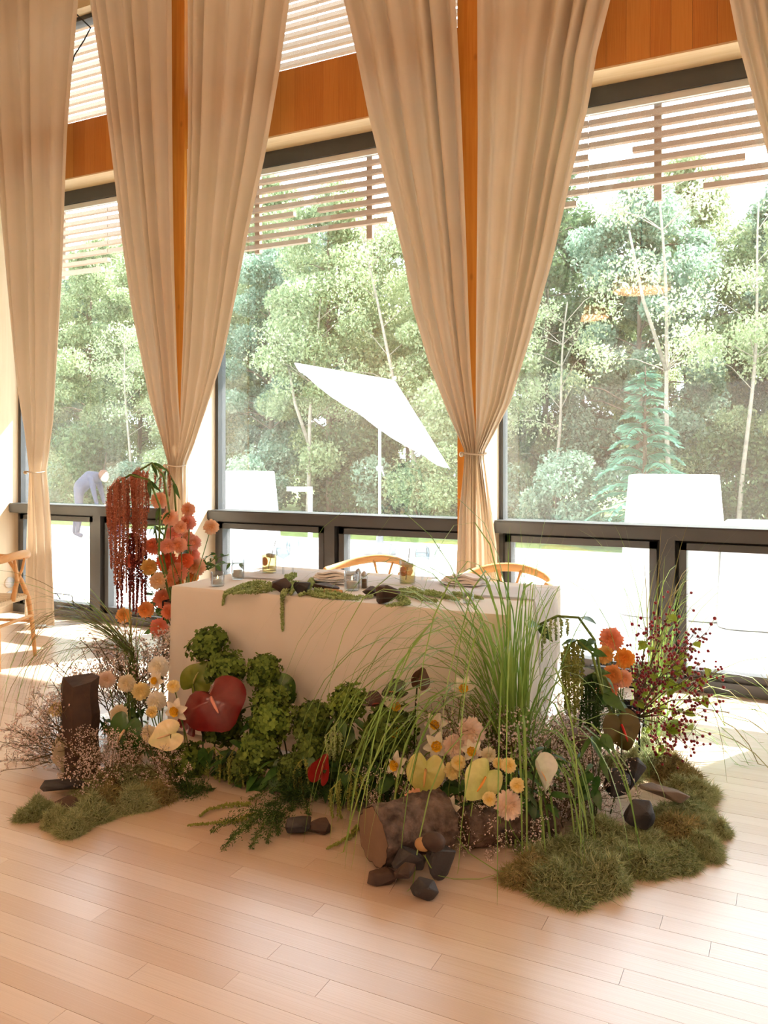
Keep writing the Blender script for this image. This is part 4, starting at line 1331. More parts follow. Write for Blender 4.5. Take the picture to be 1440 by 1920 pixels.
tower = [  # px, py, diameter px, colour, words
 (299, 938, 29, PEACH, 'uppermost peach dahlia of the tower, below the drooping arch'), (319, 971, 29, PEACH, 'large peach dahlia under the uppermost one'),
 (353, 955, 24, SALMON, 'small salmon dahlia raised highest at the tower\'s right'), (353, 979, 27, PINK, 'pink dahlia just below the small raised salmon one'),
 (338, 989, 23, SALMON, 'salmon dahlia half hidden left of a pink one'), (396, 988, 26, PEACH, 'lone peach dahlia standing off to the tower\'s right'),
 (326, 1002, 28, PINK, 'coral-pink dahlia under the large peach dahlia'), (350, 1006, 22, SALMON, 'small salmon dahlia tucked behind pink ones'),
 (362, 1017, 27, PINK, 'pink dahlia at the tower\'s right flank'), (288, 1024, 30, CORAL, 'coral dahlia at the left of the tower\'s middle'),
 (314, 1024, 27, PINK, 'pink dahlia turned sideways in the tower\'s middle'), (336, 1022, 27, SALMON, 'salmon dahlia in the middle of the tower'),
 (360, 1039, 26, PINK, 'deep pink dahlia above the large peach-pink one by the table'), (313, 1053, 35, REDOR, 'largest red-orange dahlia of the tower'),
 (347, 1051, 29, REDOR, 'red-orange dahlia right of the largest red one'), (369, 1062, 31, PEACH, 'peach-pink dahlia touching the tabletop corner'),
 (247, 1051, 25, ROSE, 'rose dahlia alone among the red amaranth tassels'), (280, 1063, 28, YORANGE, 'yellow-orange dahlia left of the largest red one'),
 (334, 1071, 33, ROSE, 'rose-coral dahlia below the largest red one'), (297, 1089, 30, PEACH, 'peach dahlia below the yellow-orange one'),
 (316, 1088, 25, CORAL, 'dark coral dahlia half hidden beside a peach one'), (359, 1080, 25, ORANGE, 'orange dahlia at the table edge'),
 (333, 1090, 23, ORANGE, 'small orange dahlia just above the tablecloth corner'), (306, 1122, 33, CORAL, 'large coral dahlia left of the tablecloth corner'),
 (317, 1147, 27, CORAL, 'coral dahlia cut by the tablecloth\'s left edge'), (274, 1143, 28, ORANGE, 'orange dahlia low in the tower'),
 (232, 1154, 26, YORANGE, 'yellow-orange dahlia at the foot of the amaranth'), (298, 1176, 31, ROSE, 'lowest red-coral dahlia of the tower')]
for i, (px, py, d, c, words) in enumerate(tower):
    Y = 3.74 + rf.uniform(-.06, .06) + (.12 if px > 340 and py < 1045 else 0) + (.0 if px < 322 else .05)
    if px > 355 and py > 1050: Y = 3.95
    p = W(px, py, Y)
    rz = max(.42, min(p.z - .12, .6)); root = (TWX + rf.uniform(-.05, .05), TWY + rf.uniform(-.05, .05), rz if p.z > .5 else .33)
    col = tuple(x * rf.uniform(.92, 1.05) for x in c)
    flower('dahlia', words, 'flower', DAH[i % 3], p, d / 2 * MP(px, Y) * 1.16, facing(), root, col, 'dahlias of the left tower')

rightd = [(1146, 1198, 40, CORAL, 'tallest coral dahlia of the right cluster'), (1134, 1228, 31, YORANGE, 'small yellow-orange dahlia left below the tallest coral one'),
 (1171, 1234, 34, lin((248, 176, 84)), 'yellow-peach dahlia beside the red berries'), (1149, 1264, 32, ORANGE, 'orange dahlia in the middle of the right cluster'),
 (1169, 1273, 31, SALMON, 'salmon dahlia pressed against the red berries'), (1138, 1292, 38, CORAL, 'lowest coral-orange dahlia of the right cluster')]
for i, (px, py, d, c, words) in enumerate(rightd):
    Y = 3.74 + rf.uniform(-.04, .04); p = W(px, py, Y)
    flower('dahlia', words, 'flower', DAH[i % 3], p, d / 2 * MP(px, Y) * 1.16, facing(), (RSP.x + rf.uniform(-.04, .04), RSP.y + rf.uniform(-.04, .04), .22), c, 'dahlias of the right cluster')

def Yof(py): return 3.36 - (py - 1200) * .0013
def groot(p, k=.5):
    return (p.x + rf.uniform(-.05, .05), min(3.4, p.y + rf.uniform(.02, .12)), .01)

WHITE, CREAM, BLUSH, LEMON = lin((252, 250, 244)), lin((250, 240, 216)), lin((252, 230, 218)), lin((250, 234, 176))
whites = [(298, 1250, 36, WHITE, 'white dahlia highest in the left white group'), (293, 1315, 34, WHITE, 'white dahlia above a round yellow button flower on the left'),
 (238, 1281, 30, CREAM, 'cream dahlia left of the highest white one'), (223, 1338, 30, CREAM, 'cream dahlia behind the green anthurium on the left'),
 (264, 1296, 30, LEMON, 'lemon dahlia amid the left white group'), (200, 1274, 29, BLUSH, 'fluffy blush flower beside the top of the stone pillar'),
 (107, 1330, 26, LEMON, 'pale lemon flower left of the stone pillar'), (280, 1376, 28, CREAM, 'cream flower left of the cream anthurium'),
 (883, 1372, 48, BLUSH, 'biggest white-blush dahlia under the tall grass'), (852, 1398, 38, BLUSH, 'blush dahlia left below the biggest white-blush one'),
 (954, 1509, 48, BLUSH, 'big blush dahlia lowest on the right, above the floor'), (779, 1502, 40, lin((248, 196, 160)), 'peach dahlia peeking over the log'),
 (916, 1415, 26, CREAM, 'cream flower right below the biggest blush dahlia'), (849, 1445, 30, LEMON, 'lemon flower between the yellow-green anthuriums')]
for i, (px, py, d, c, words) in enumerate(whites):
    Y = Yof(py) - (.26 if px < 330 else .08); p = W(px, py, Y)
    flower('dahlia', words, 'flower', DAHW[(i + 1) % 3], p, d / 2 * MP(px, Y) * 1.16, facing(.3, .3), groot(p), c, 'white and cream dahlias')
buttons = [(325, 1287, 22, 'yellow button flower near the tablecloth\'s left edge'), (285, 1335, 20, 'yellow button flower below the left white dahlia'),
 (860, 1430, 25, 'yellow button flower beside the left yellow-green anthurium'), (954, 1435, 26, 'yellow button flower right of the right yellow-green anthurium'),
 (970, 1472, 25, 'yellow button flower above the big low blush dahlia'), (918, 1498, 24, 'yellow button flower left of the big low blush dahlia'), (934, 1431, 19, 'small yellow button flower half hidden behind another')]
for i, (px, py, d, words) in enumerate(buttons):
    Y = Yof(py) - (.3 if px < 330 else .12); p = W(px, py, Y)
    flower('button_flower', words, 'flower', BUT, p, d / 2 * MP(px, Y) * 1.1, facing(.3, .4), groot(p), LEMON, 'button flowers')
daffs = [(331, 1332, 24, 'daffodil left of the dark red anthurium', .2), (741, 1322, 22, 'uppermost daffodil beside the dark anthurium leaves', .8), (739, 1370, 25, 'daffodil facing out before the round green head', .1),
 (744, 1434, 25, 'daffodil turned sideways left of the yellow-green anthurium', 1.1), (817, 1357, 22, 'daffodil hanging in the grass, left of the biggest blush dahlia', .4), (818, 1398, 25, 'daffodil above the left yellow-green anthurium', .3),
 (868, 1288, 22, 'daffodil highest up behind the grass', .5), (886, 1408, 22, 'daffodil just under the biggest blush dahlia', .7), (846, 1517, 24, 'daffodil seen edge-on right of the log', 1.3), (292, 1276, 17, 'small daffodil beneath the highest white dahlia', .6)]
for (px, py, s_, words, spin) in daffs:
    Y = Yof(py) - (.26 if px < 340 else .1); p = W(px, py, Y)
    n_ = camdir(-.75, .1, .8) if 'sideways' in words or 'edge-on' in words else facing(.35, .3)
    daffodil(words, p, s_ * MP(px, Y) * 1.02, n_, groot(p), spin)

# anthuriums
def anth(px, py, spx, label, nrm, tip, col, scol, kind, dY=0.0):
    Y = Yof(py) - .1 + dY; p = W(px, py, Y)
    anthurium(label, p, spx * MP(px, Y), camdir(*nrm), camdir(*tip), groot(p), lin(col), lin(scol), kind)
anth(398, 1312, 60, 'large dark red anthurium with a pink spike on the left', (-.05, .5, .85), (.55, -.8, .3), (124, 30, 30), (236, 160, 140), 4, -.08)
anth(362, 1345, 32, 'small dark red anthurium tucked under the large red one', (-.5, .1, .7), (.3, -.9, .1), (120, 28, 26), (200, 110, 90), 3)
anth(233, 1372, 48, 'glossy green anthurium with a pale spike right of the stone pillar', (-.35, .1, .9), (-.25, -.95, 0), (54, 96, 34), (226, 190, 150), 0, -.2)
anth(316, 1378, 36, 'cream anthurium low on the left', (.1, .35, .9), (-.8, -.25, .2), (250, 230, 180), (240, 200, 150), 0, -.2)
anth(125, 1408, 34, 'white anthurium seen edge-on at the foot of the stone pillar', (-.95, .1, .4), (-.35, -.85, .2), (246, 230, 200), (232, 170, 110), 2, -.22)
anth(365, 1278, 40, 'broad yellow-green anthurium leaf behind the large red one', (-.2, .1, .9), (.5, .8, 0), (138, 150, 54), (190, 190, 110), 0, .08)
anth(605, 1448, 30, 'closed red anthurium bud in the middle of the greens', (-.3, .2, .9), (.15, .95, .1), (150, 36, 32), (200, 80, 60), 2)
anth(700, 1322, 26, 'dark brown anthurium left of the uppermost daffodil', (-.2, .75, .5), (.9, -.2, .2), (74, 44, 38), (150, 70, 56), 2)
anth(745, 1300, 28, 'dusky green anthurium above the uppermost daffodil', (0, .7, .5), (-.9, .1, .3), (84, 88, 62), (168, 84, 60), 3)
anth(784, 1276, 24, 'small brown anthurium rising out of the grass', (.3, .2, .8), (.4, .8, 0), (92, 62, 44), (150, 80, 60), 3)
anth(798, 1446, 46, 'yellow-green anthurium behind grass blades, left of its twin', (-.1, .2, .95), (-.1, -.95, .1), (232, 222, 136), (232, 180, 110), 0)
anth(908, 1460, 46, 'yellow-green anthurium with an orange spike, tilted to the right', (.1, .2, .95), (-.65, -.75, .1), (226, 226, 150), (238, 160, 70), 0, -.04)
anth(1006, 1443, 40, 'narrow white anthurium with a pink tip on the right', (.75, .25, .6), (.5, -.85, .1), (240, 236, 220), (234, 170, 90), 2, .0)
anth(1166, 1362, 44, 'olive-brown anthurium with a bright red spike under the coral dahlias', (0, .1, .95), (.25, -.95, .1), (92, 78, 36), (206, 40, 30), 0, .5)
anth(528, 1290, 34, 'broad green anthurium leaf behind the middle viburnum heads', (.2, .2, .9), (.6, -.7, 0), (70, 100, 40), (120, 140, 60), 0, .1)

# viburnum heads
vib = [(390, 1208, 66, 46, 'highest green viburnum head before the tablecloth'), (423, 1254, 66, 56, 'green viburnum head above the large red anthurium'), (495, 1258, 58, 56, 'green viburnum head standing right of its two neighbours'),
 (513, 1310, 68, 60, 'green viburnum head before a broad leaf in the middle'), (510, 1354, 64, 72, 'palest green viburnum head in the middle'), (420, 1358, 70, 66, 'green viburnum head shaded below the red anthurium'),
 (356, 1437, 68, 76, 'big green viburnum head low on the left'), (483, 1410, 66, 66, 'green viburnum head low in the middle left'), (587, 1352, 72, 64, 'dark green viburnum head left of the bright one'),
 (652, 1320, 64, 64, 'bright green viburnum head right of the middle'), (587, 1404, 60, 60, 'dark green viburnum head above the red bud'), (642, 1408, 56, 56, 'small green viburnum head right of the red bud'),
 (731, 1374, 88, 94, 'largest round dark green head behind the daffodil'), (692, 1416, 54, 54, 'small dark green head left of the sideways daffodil'), (548, 1440, 52, 50, 'low dark viburnum head over the fern'), (455, 1440, 52, 50, 'low dark viburnum head between hanging tassels')]
for i, (px, py, w, h, words) in enumerate(vib):
    Y = Yof(py) - .04 + (.06 if i in (3, 5, 11, 13) else 0); p = W(px, py, Y); mp = MP(px, Y)
    root = Vector(groot(p)); t = thing('viburnum', words, 'flower', root, group='green viburnum heads')
    n_ = camdir(rf.uniform(-.3, .3), 1.2, .6)
    sc = (w / 2 * mp * 1.1, w / 2 * mp * 1.1, h / 2 * mp * 1.1)
    o = obj('florets', VIB[i % 3], None, t, p - root, frame(n_), sc)
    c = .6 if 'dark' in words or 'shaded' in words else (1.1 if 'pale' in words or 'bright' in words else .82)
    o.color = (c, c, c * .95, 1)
    obj('core', VCORE, None, t, p - root, frame(n_), sc)
    b = B(); base = p - Vector((0, 0, h / 2 * mp * .6)); fork = base - Vector((0, 0, .05)) + Vector((rf.uniform(-.01, .01), .01, 0))
    for k in range(5):
        a = k * 1.256; b.tube([fork - root, base + Vector((math.cos(a) * w * .25 * mp, math.sin(a) * w * .25 * mp, 0)) - root], .0022, 4, cap=False)
    b.tube([q - root for q in stem_curve(fork, root)], .0035, 5, cap=False); obj('stem', b, m_dstem, t)
    for k in range(3):
        add_leaf(t, fork - root - Vector((0, 0, rf.uniform(0, .05))), rf.uniform(.05, .08), camdir(rf.uniform(-1, 1), rf.uniform(-.6, .3), rf.uniform(.2, .8)))

# low dark greens that fill the bed
spots = [(345, 1470, 'left of the low viburnum'), (410, 1455, 'under the red anthurium'), (520, 1470, 'over the fern'), (560, 1480, 'left of the red bud'), (625, 1470, 'right of the red bud'), (660, 1480, 'left of the log'),
 (720, 1470, 'behind the log'), (690, 1440, 'under the largest round head'), (820, 1480, 'below the left yellow-green anthurium'), (880, 1490, 'behind the low button flowers'), (300, 1420, 'below the cream anthurium'), (250, 1400, 'beside the green anthurium'),
 (1010, 1400, 'under the tall grass'), (1000, 1480, 'under the white anthurium'), (260, 1330, 'inside the left white group'), (470, 1340, 'between the middle viburnum heads'), (620, 1360, 'behind the bright viburnum head'), (930, 1420, 'below the grass tuft'), (1105, 1390, 'below the green amaranth arch'), (200, 1360, 'behind the stone pillar')]
for (px, py, words) in spots:
    Y = Yof(py) + .02; p = W(px, py, Y); root = Vector((p.x, min(p.y + .05, 3.38) if px < 985 else p.y + .1, .005))
    t = thing('leafy_sprig', 'dark leafy green sprig ' + words, 'foliage', root, group='dark leafy sprigs')
    b = B()
    for k in range(3):
        e = p + camdir(rf.uniform(-.07, .07), rf.uniform(-.01, .06), rf.uniform(0, .06)); P = [Vector((0, 0, 0)), (e - root) * .55 + Vector((0, 0, .03)), e - root]
        b.tube(P, [.003, .0026, .0016], 4, cap=False)
        for j in range(6):
            u = rf.uniform(.35, 1); q_ = P[0].lerp(P[2], u) + Vector((0, 0, .02))
            add_leaf(t, q_, rf.uniform(.05, .1), camdir(rf.uniform(-1, 1), rf.uniform(-.9, .4), rf.uniform(.1, 1)), LEAF if j % 2 else LEAFN)
    obj('stem', b, m_dstem, t)

for k in range(22):
    px = 335 + k * 20 + rf.uniform(-8, 8); py = rf.uniform(1415, 1490)
    p = W(px, py, rf.uniform(2.98, 3.16)); root = Vector((p.x + rf.uniform(-.03, .03), min(p.y + .06, 3.38), .005))
    t = thing('leafy_sprig', 'low dark leaves at the foot of the flower bed before the tablecloth', 'foliage', root, group='low dark leaves at the foot of the bed')
    b = B(); e = p - root; b.tube([(0, 0, 0), e * .5 + Vector((0, 0, .03)), e], [.003, .0026, .0016], 4, cap=False); obj('stem', b, m_dstem, t)
    for j in range(8):
        q_ = e * rf.uniform(.4, 1) + camdir(rf.uniform(-.04, .04), rf.uniform(-.03, .04), 0)
        add_leaf(t, q_, rf.uniform(.08, .14), camdir(rf.uniform(-1, 1), rf.uniform(-1, .3), rf.uniform(.1, .9)), LEAF if j % 2 else LEAFN)

# ------------------------------------------------------------------ red amaranth over the tower
def drape(px, py0, py1, Y, wob, n=7, k=0):
    P = []
    for i in range(n):
        s_ = i / (n - 1)
        P.append(W(px + wob * math.sin(s_ * 3 + k) * 3 + wob * s_ * 2, py0 + (py1 - py0) * s_, Y - .02 * math.sin(PI * s_)))
    return P
root = Vector((TWX, TWY, .4))
arches = [('red amaranth arching left from the tower top with the thickest tassels', [(303, 1030), (318, 960), (306, 890), (285, 868), (262, 882)], 3.72,
           [(247, 893, 1015, .03, 0), (256, 888, 1050, .017, 0), (262, 884, 1062, .015, 0), (268, 884, 1048, .014, 0), (273, 890, 1040, .012, 0), (240, 900, 1000, .014, 0), (252, 885, 1030, .013, 0), (259, 882, 1010, .016, 0), (278, 884, 960, .010, 0)], m_red_am),
          ('red amaranth hanging farthest left beside the window', [(298, 1040), (300, 950), (280, 900), (245, 890), (218, 905)], 3.66,
           [(203, 925, 990, .012, 0), (209, 912, 1066, .018, 0), (216, 910, 1096, .026, 0), (225, 905, 1104, .020, 0), (232, 900, 1085, .014, 0), (238, 902, 1112, .012, 0), (221, 900, 1060, .016, 0), (229, 895, 1050, .013, 0), (213, 905, 1000, .014, 0)], m_red_am),
          ('dark beaded amaranth hanging low behind the red tassels', [(300, 1050), (290, 985), (262, 985), (240, 1010)], 3.78,
           [(222, 1040, 1140, .011, 1), (228, 1030, 1160, .010, 1), (243, 1000, 1150, .012, 1), (250, 1000, 1145, .014, 1), (258, 1010, 1150, .012, 1), (266, 1020, 1140, .011, 1), (273, 1010, 1160, .010, 1)], m_dred_am),
          ('green-stemmed amaranth with short red tassels at the tower top right', [(310, 1040), (330, 960), (326, 905), (312, 880), (296, 876)], 3.86,
           [(316, 886, 930, .008, 0), (310, 884, 960, .007, 0), (300, 880, 935, .008, 0), (290, 878, 915, .007, 0)], m_red_am)]
for n, (words, path, Y, tas, mt) in enumerate(arches):
    t = thing('red_amaranth', words, 'flower', root)
    st = B(); P = [W(px, py, Y) - root for (px, py) in path]; P = [Vector((0, 0, 0))] + P
    st.tube(P, [.006] * len(P), 6, cap=False); obj('stem', st, m_stem, t)
    for k, (px, a, c, r, beads) in enumerate(tas):
        b = B(); tassel(b, [q - root for q in drape(px, a, c, Y + rf.uniform(-.05, .05), rf.uniform(-1, 1), k=k)], r, .0042 if not beads else .006, n * 10 + k, per=6 if r > .011 else 4)
        # a short neck joins the tassel to the arching stem
        top = W(px, a, Y) - root; near = min(P, key=lambda q: (q - top).length); b.tube([near, near.lerp(top, .5) + Vector((0, 0, .02)), top], .0022, 4, cap=False)
        obj('tassel', b, mt, t, smooth=False)
    for k in range(5):
        q_ = P[rf.randrange(2, len(P))]
        add_leaf(t, q_, rf.uniform(.07, .11), camdir(rf.uniform(-1, 1), rf.uniform(-.8, .1), rf.uniform(0, .5)), LEAFN)

# green amaranth arching at the right of the table
root = RSP + Vector((-.06, -.02, .2))
garch = [('green amaranth arching over to the left of the right cluster', [(1130, 1290), (1115, 1200), (1085, 1158), (1045, 1155), (1010, 1172)], 3.55, [(1022, 1168, 1205, .008), (1032, 1162, 1200, .007), (1042, 1160, 1200, .007), (1052, 1160, 1196, .007), (1064, 1162, 1190, .006), (1018, 1175, 1240, .006)], m_green_am),
         ('olive amaranth with long hanging tassels right of the grass tuft', [(1130, 1300), (1110, 1225), (1082, 1200), (1064, 1212)], 3.52, [(1060, 1212, 1330, .014), (1068, 1208, 1345, .016), (1077, 1205, 1360, .016), (1084, 1210, 1330, .012), (1055, 1225, 1300, .008), (1092, 1215, 1310, .008)], m_olive_am),
         ('dark green amaranth curtain under the coral dahlias', [(1150, 1310), (1135, 1270), (1112, 1262)], 3.6, [(1098, 1270, 1395, .016), (1106, 1265, 1410, .018), (1114, 1265, 1408, .018), (1122, 1270, 1400, .014), (1090, 1280, 1370, .01)], m_fern)]
for n, (words, path, Y, tas, mt) in enumerate(garch):
    t = thing('green_amaranth', words, 'flower', root)
    st = B(); P = [Vector((0, 0, 0))] + [W(px, py, Y) - root for (px, py) in path]
    st.tube(P, [.006] * len(P), 6, cap=False); obj('stem', st, m_stem, t)
    for k, (px, a, c, r) in enumerate(tas):
        b = B(); tassel(b, [q - root for q in drape(px, a, c, Y + rf.uniform(-.04, .04), rf.uniform(-.7, .7), k=k)], r, .004, 90 + n * 10 + k, per=6 if r > .011 else 4)
        top = W(px, a, Y) - root; near = min(P, key=lambda q: (q - top).length); b.tube([near, top], .0022, 4, cap=False)
        obj('tassel', b, mt, t, smooth=False)
    for k in range(5):
        add_leaf(t, P[rf.randrange(1, len(P))], rf.uniform(.07, .12), camdir(rf.uniform(-1, 1), rf.uniform(-.9, .2), rf.uniform(0, .6)))

# green amaranth hanging low in front
lows = [('green amaranth tassels hanging left of the fern', 400, 1400, 3.0, [(392, 1410, 1480), (402, 1420, 1500), (412, 1415, 1490), (420, 1420, 1505), (385, 1430, 1490)]),
        ('green amaranth tassels hanging under the low viburnum head', 445, 1395, 3.0, [(436, 1410, 1500), (446, 1405, 1495), (455, 1420, 1510), (464, 1425, 1500), (429, 1420, 1480)]),
        ('green amaranth tassels hanging under the red bud', 570, 1420, 2.98, [(560, 1430, 1482), (568, 1428, 1490), (577, 1425, 1478), (553, 1440, 1480)]),
        ('pale amaranth tassels beneath the bright viburnum head', 640, 1350, 3.06, [(610, 1380, 1440), (618, 1365, 1425), (628, 1360, 1420), (637, 1360, 1415), (624, 1370, 1440)]),
        ('yellow-green amaranth tassels spilling left of the log', 655, 1445, 2.9, [(630, 1470, 1530), (640, 1465, 1550), (655, 1460, 1520), (668, 1460, 1500), (622, 1480, 1545), (680, 1455, 1490)]),]
for n, (words, px0, py0, Y, tas) in enumerate(lows):
    p = W(px0, py0, Y); root = Vector((p.x, p.y + .08, .005)); t = thing('green_amaranth', words, 'flower', root)
    st = B(); st.tube([(0, 0, 0), (p - root) * .6 + Vector((0, .01, .02)), p - root], [.005, .004, .003], 5, cap=False); obj('stem', st, m_stem, t)
    for k, (px, a, c) in enumerate(tas):
        P = [q - root for q in drape(px, a, c, Y - .02 + rf.uniform(-.03, .03), rf.uniform(-1.5, 1.5), k=k)]
        for q_ in P: q_.z = max(q_.z, .01)
        b = B(); tassel(b, P, rf.uniform(.006, .009), .0036, 200 + n * 10 + k, per=4); b.tube([p - root, P[0]], .0022, 4, cap=False)
        obj('tassel', b, m_olive_am if n != 3 else m_green_am, t, smooth=False)
    for k in range(6):
        add_leaf(t, (p - root) + camdir(rf.uniform(-.06, .06), rf.uniform(-.06, .02), 0), rf.uniform(.07, .12), camdir(rf.uniform(-1, 1), rf.uniform(-1, -.1), rf.uniform(0, .6)), LEAFN if k % 2 else LEAF)

# tassels lying on the floor before the fern
for words, path in (('green amaranth tip lying on the floor left of the fern', [(480, 1530), (440, 1545), (395, 1549), (352, 1553)]), ('small amaranth tip on the floor above the long one', [(470, 1512), (425, 1515), (392, 1522), (374, 1536)]), ('amaranth tip on the floor left of the log', [(680, 1545), (655, 1575), (632, 1588), (612, 1597)])):
    P = [FL(*q) + Vector((0, 0, .012)) for q in path]
    t = thing('amaranth_tip', words, 'flower', (P[0].x, P[0].y, 0)); b = B(); tassel(b, [q - P[0] + Vector((0, 0, .012)) for q in P], .009, .004, hash(path[0]) % 99, per=5); obj('tassel', b, m_olive_am, t, smooth=False)

# amaranth garlands on the tabletop
def tpath(pts, lift=.012):
    out = []
    for p_ in pts:
        if len(p_) == 2: q_ = at_table(*p_); q_.z += lift; out.append(q_)
        else: out.append(W(p_[0], p_[1], TY0 - .018))
    return out
garl = [('green amaranth garland on the left of the tabletop, its tip over the edge', [[(520, 1107), (480, 1106), (445, 1112), (424, 1116), (420, 1119, 1), (418, 1134, 1)], [(515, 1103), (480, 1098), (455, 1103), (430, 1112)], [(510, 1110), (470, 1114), (440, 1117)]]),
        ('green amaranth tassel hanging straight down the tablecloth front', [[(560, 1098), (546, 1100), (536, 1112), (530, 1121), (529, 1126, 1), (529, 1150, 1), (530, 1183, 1)], [(555, 1094), (540, 1099), (533, 1110)], [(552, 1102), (548, 1112), (545, 1118)]]),
        ('green amaranth garland reaching to the largest tabletop rock', [[(585, 1092), (578, 1108), (570, 1117), (560, 1121)], [(590, 1112), (630, 1120), (665, 1124), (698, 1123)], [(600, 1116), (640, 1126), (672, 1128)], [(575, 1115), (600, 1122), (625, 1126)]]),
        ('green amaranth garland on the right of the tabletop behind the grass', [[(750, 1112), (775, 1120), (795, 1128), (820, 1132)], [(745, 1122), (765, 1135), (735, 1140), (724, 1140)], [(800, 1114), (830, 1122), (860, 1130)], [(850, 1118), (880, 1122), (905, 1127)], [(770, 1108), (790, 1116), (812, 1120)]])]
for n, (words, paths) in enumerate(garl):
    P0 = tpath(paths[0])[0]; root = Vector((P0.x, P0.y, TZ + .002))
    t = thing('amaranth_garland', words, 'garland', root)
    for k, pp in enumerate(paths):
        b = B(); tassel(b, [q - root for q in tpath(pp, .012 + .035 * (k == 1 and n == 1))], .016 if k < 2 else .013, .0055, 400 + n * 10 + k, per=6); obj('tassel', b, m_green_am, t, smooth=False)

# vine sprig reaching over the table from the tower
p0 = W(372, 1075, 3.98); t = thing('vine_sprig', 'leafy green vine sprig reaching over the table from the dahlias', 'foliage', p0)
b = B()
for (px, py) in ((458, 1056), (430, 1040), (400, 1036), (415, 1062), (388, 1060)):
    e = W(px, py, 4.05) - p0; P = [Vector((0, 0, 0)), e * .5 + Vector((0, 0, .03)), e]; b.tube(P, .0022, 4, cap=False)
    for j in range(8):
        u = .2 + .1 * j; q_ = P[0].lerp(P[1], u * 2) if u < .5 else P[1].lerp(P[2], u * 2 - 1)
        add_leaf(t, q_, rf.uniform(.03, .055), camdir(rf.uniform(-1, 1), rf.uniform(-.6, .6), rf.uniform(0, .6)))
obj('stem', b, m_stem, t)
# dark seed stalks and foliage filling the tower
root = Vector((TWX, TWY, .4))
t = thing('tower_foliage', 'dark leafy stems packed between the tower dahlias', 'foliage', root); b = B()
for k in range(26):
    e = W(rf.uniform(268, 345), rf.uniform(985, 1185), 3.82 + rf.uniform(-.03, .06)) - root
    b.tube([Vector((0, 0, 0)), e * .5 + Vector((rf.uniform(-.02, .02), 0, .02)), e], .003, 4, cap=False)
    for j in range(2): add_leaf(t, e * rf.uniform(.75, 1), rf.uniform(.05, .1), camdir(rf.uniform(-1, 1), rf.uniform(-.7, .6), rf.uniform(0, .8)), LEAF if j else LEAFN)
obj('stem', b, m_dstem, t)
# ================================================================== grasses, sprays, moss, stones
def tuft(label, base, specs, seed, mats, w, n_parts=300):
    """specs: list of (count, mean direction in camera frame, spread, length range, droop range, start spread)"""
    g = random.Random(seed); base = Vector(base)
    t = thing('ornamental_grass', label, 'grass', (base.x, base.y, 0)) if base.z > .1 else thing('ornamental_grass', label, 'grass', base)
    lift = Vector((0, 0, base.z)) if base.z > .1 else Vector()
    if base.z > .1:
        b = B()
        for k in range(14): b.tube([(g.gauss(0, .012), g.gauss(0, .012), 0), (g.gauss(0, .016), g.gauss(0, .016), base.z * .6), (g.gauss(0, .02), g.gauss(0, .02), base.z + .03)], .003, 4, cap=False)
        obj('stalks', b, m_stem, t)
    for (n, d, sp, Ls, Dr, ss) in specs:
        for k in range(n):
            dd = camdir(*d).normalized() + Vector((g.gauss(0, sp), g.gauss(0, sp), g.gauss(0, sp * .6)))
            p0 = Vector((g.gauss(0, ss), g.gauss(0, ss), g.uniform(0, .02)))
            P = blade_path(p0 + base, dd, g.uniform(*Ls), g.uniform(*Dr))
            P = [q - base + lift for q in P]
            add_blade(t, P, w * g.uniform(.6, 1.2), mats[k % len(mats)])
    return t
# left: fans up to the left
p = W(246, 1225, 3.3)
tuft('long dry grass fanning to the left from behind the stone pillar', tuple(p), [(46, (-.72, .8, .0), .1, (.55, 1.05), (1.0, 4.5), .025), (30, (-.95, .45, .0), .16, (.5, 1.1), (1.2, 5.5), .025), (22, (-.6, .85, .05), .09, (.35, .6), (.5, 1.5), .025), (12, (.1, 1, .1), .2, (.2, .4), (1, 3), .02)], 5, [m_dry, m_grass], .0032)
# middle: fountain in front of the table's right end
c = FL(968, 1500)
tuft('tall green fountain grass before the right end of the table', (c.x, c.y, .01), [(60, (-.12, 1, .06), .07, (1.35, 2.0), (3.0, 7.0), .03), (44, (-.3, .95, .12), .1, (1.25, 1.9), (3.6, 8.0), .03), (44, (.03, 1, .1), .05, (.85, 1.2), (.6, 3.0), .03), (30, (.05, .95, .3), .12, (.9, 1.4), (5, 11), .03), (14, (.25, .9, .1), .14, (.8, 1.3), (3, 8), .03)], 6, [m_grass], .0038)
# right: behind the rose hips
c = FL(1215, 1400)
tuft('feathery grass rising behind the rose hips on the right', (c.x, c.y, .01), [(56, (.12, 1, .0), .08, (.75, 1.2), (.8, 3.0), .03), (30, (.6, .85, .05), .18, (1.1, 1.8), (3.0, 7.5), .03), (16, (-.12, 1, 0), .07, (.8, 1.35), (.8, 3.5), .03), (16, (.5, .5, .2), .25, (.6, 1.1), (3, 7), .03)], 8, [m_grass, m_grass, m_dry], .0028)
# long blades trailing on the floor by the log
for n, (words, path) in enumerate((('single green blade curving over the floor right of the log', [(796, 1604, .12), (815, 1640, .03), (850, 1648, .01), (900, 1648, .01), (945, 1636, .01)]), ('single green blade trailing from the log towards the moss', [(845, 1555, .1), (880, 1600, .03), (930, 1632, .01), (985, 1640, .012)]))):
    P = []
    for (px, py, h) in path:
        # heights are above the floor; follow the pixel down to that level
        z = F * (CAMH - h) / (py - HZ); t_ = (px - 720) / F; P.append(Vector((z * (t_ * CT - ST), z * (t_ * ST + CT), h)))
    t = thing('grass_blade', words, 'grass', (P[0].x, P[0].y, 0)); b = B(); b.tube([q - Vector((P[0].x, P[0].y, 0)) for q in P], [.003] * (len(P) - 1) + [.001], 5, flat=.4); obj('blade', b, m_grass, t)

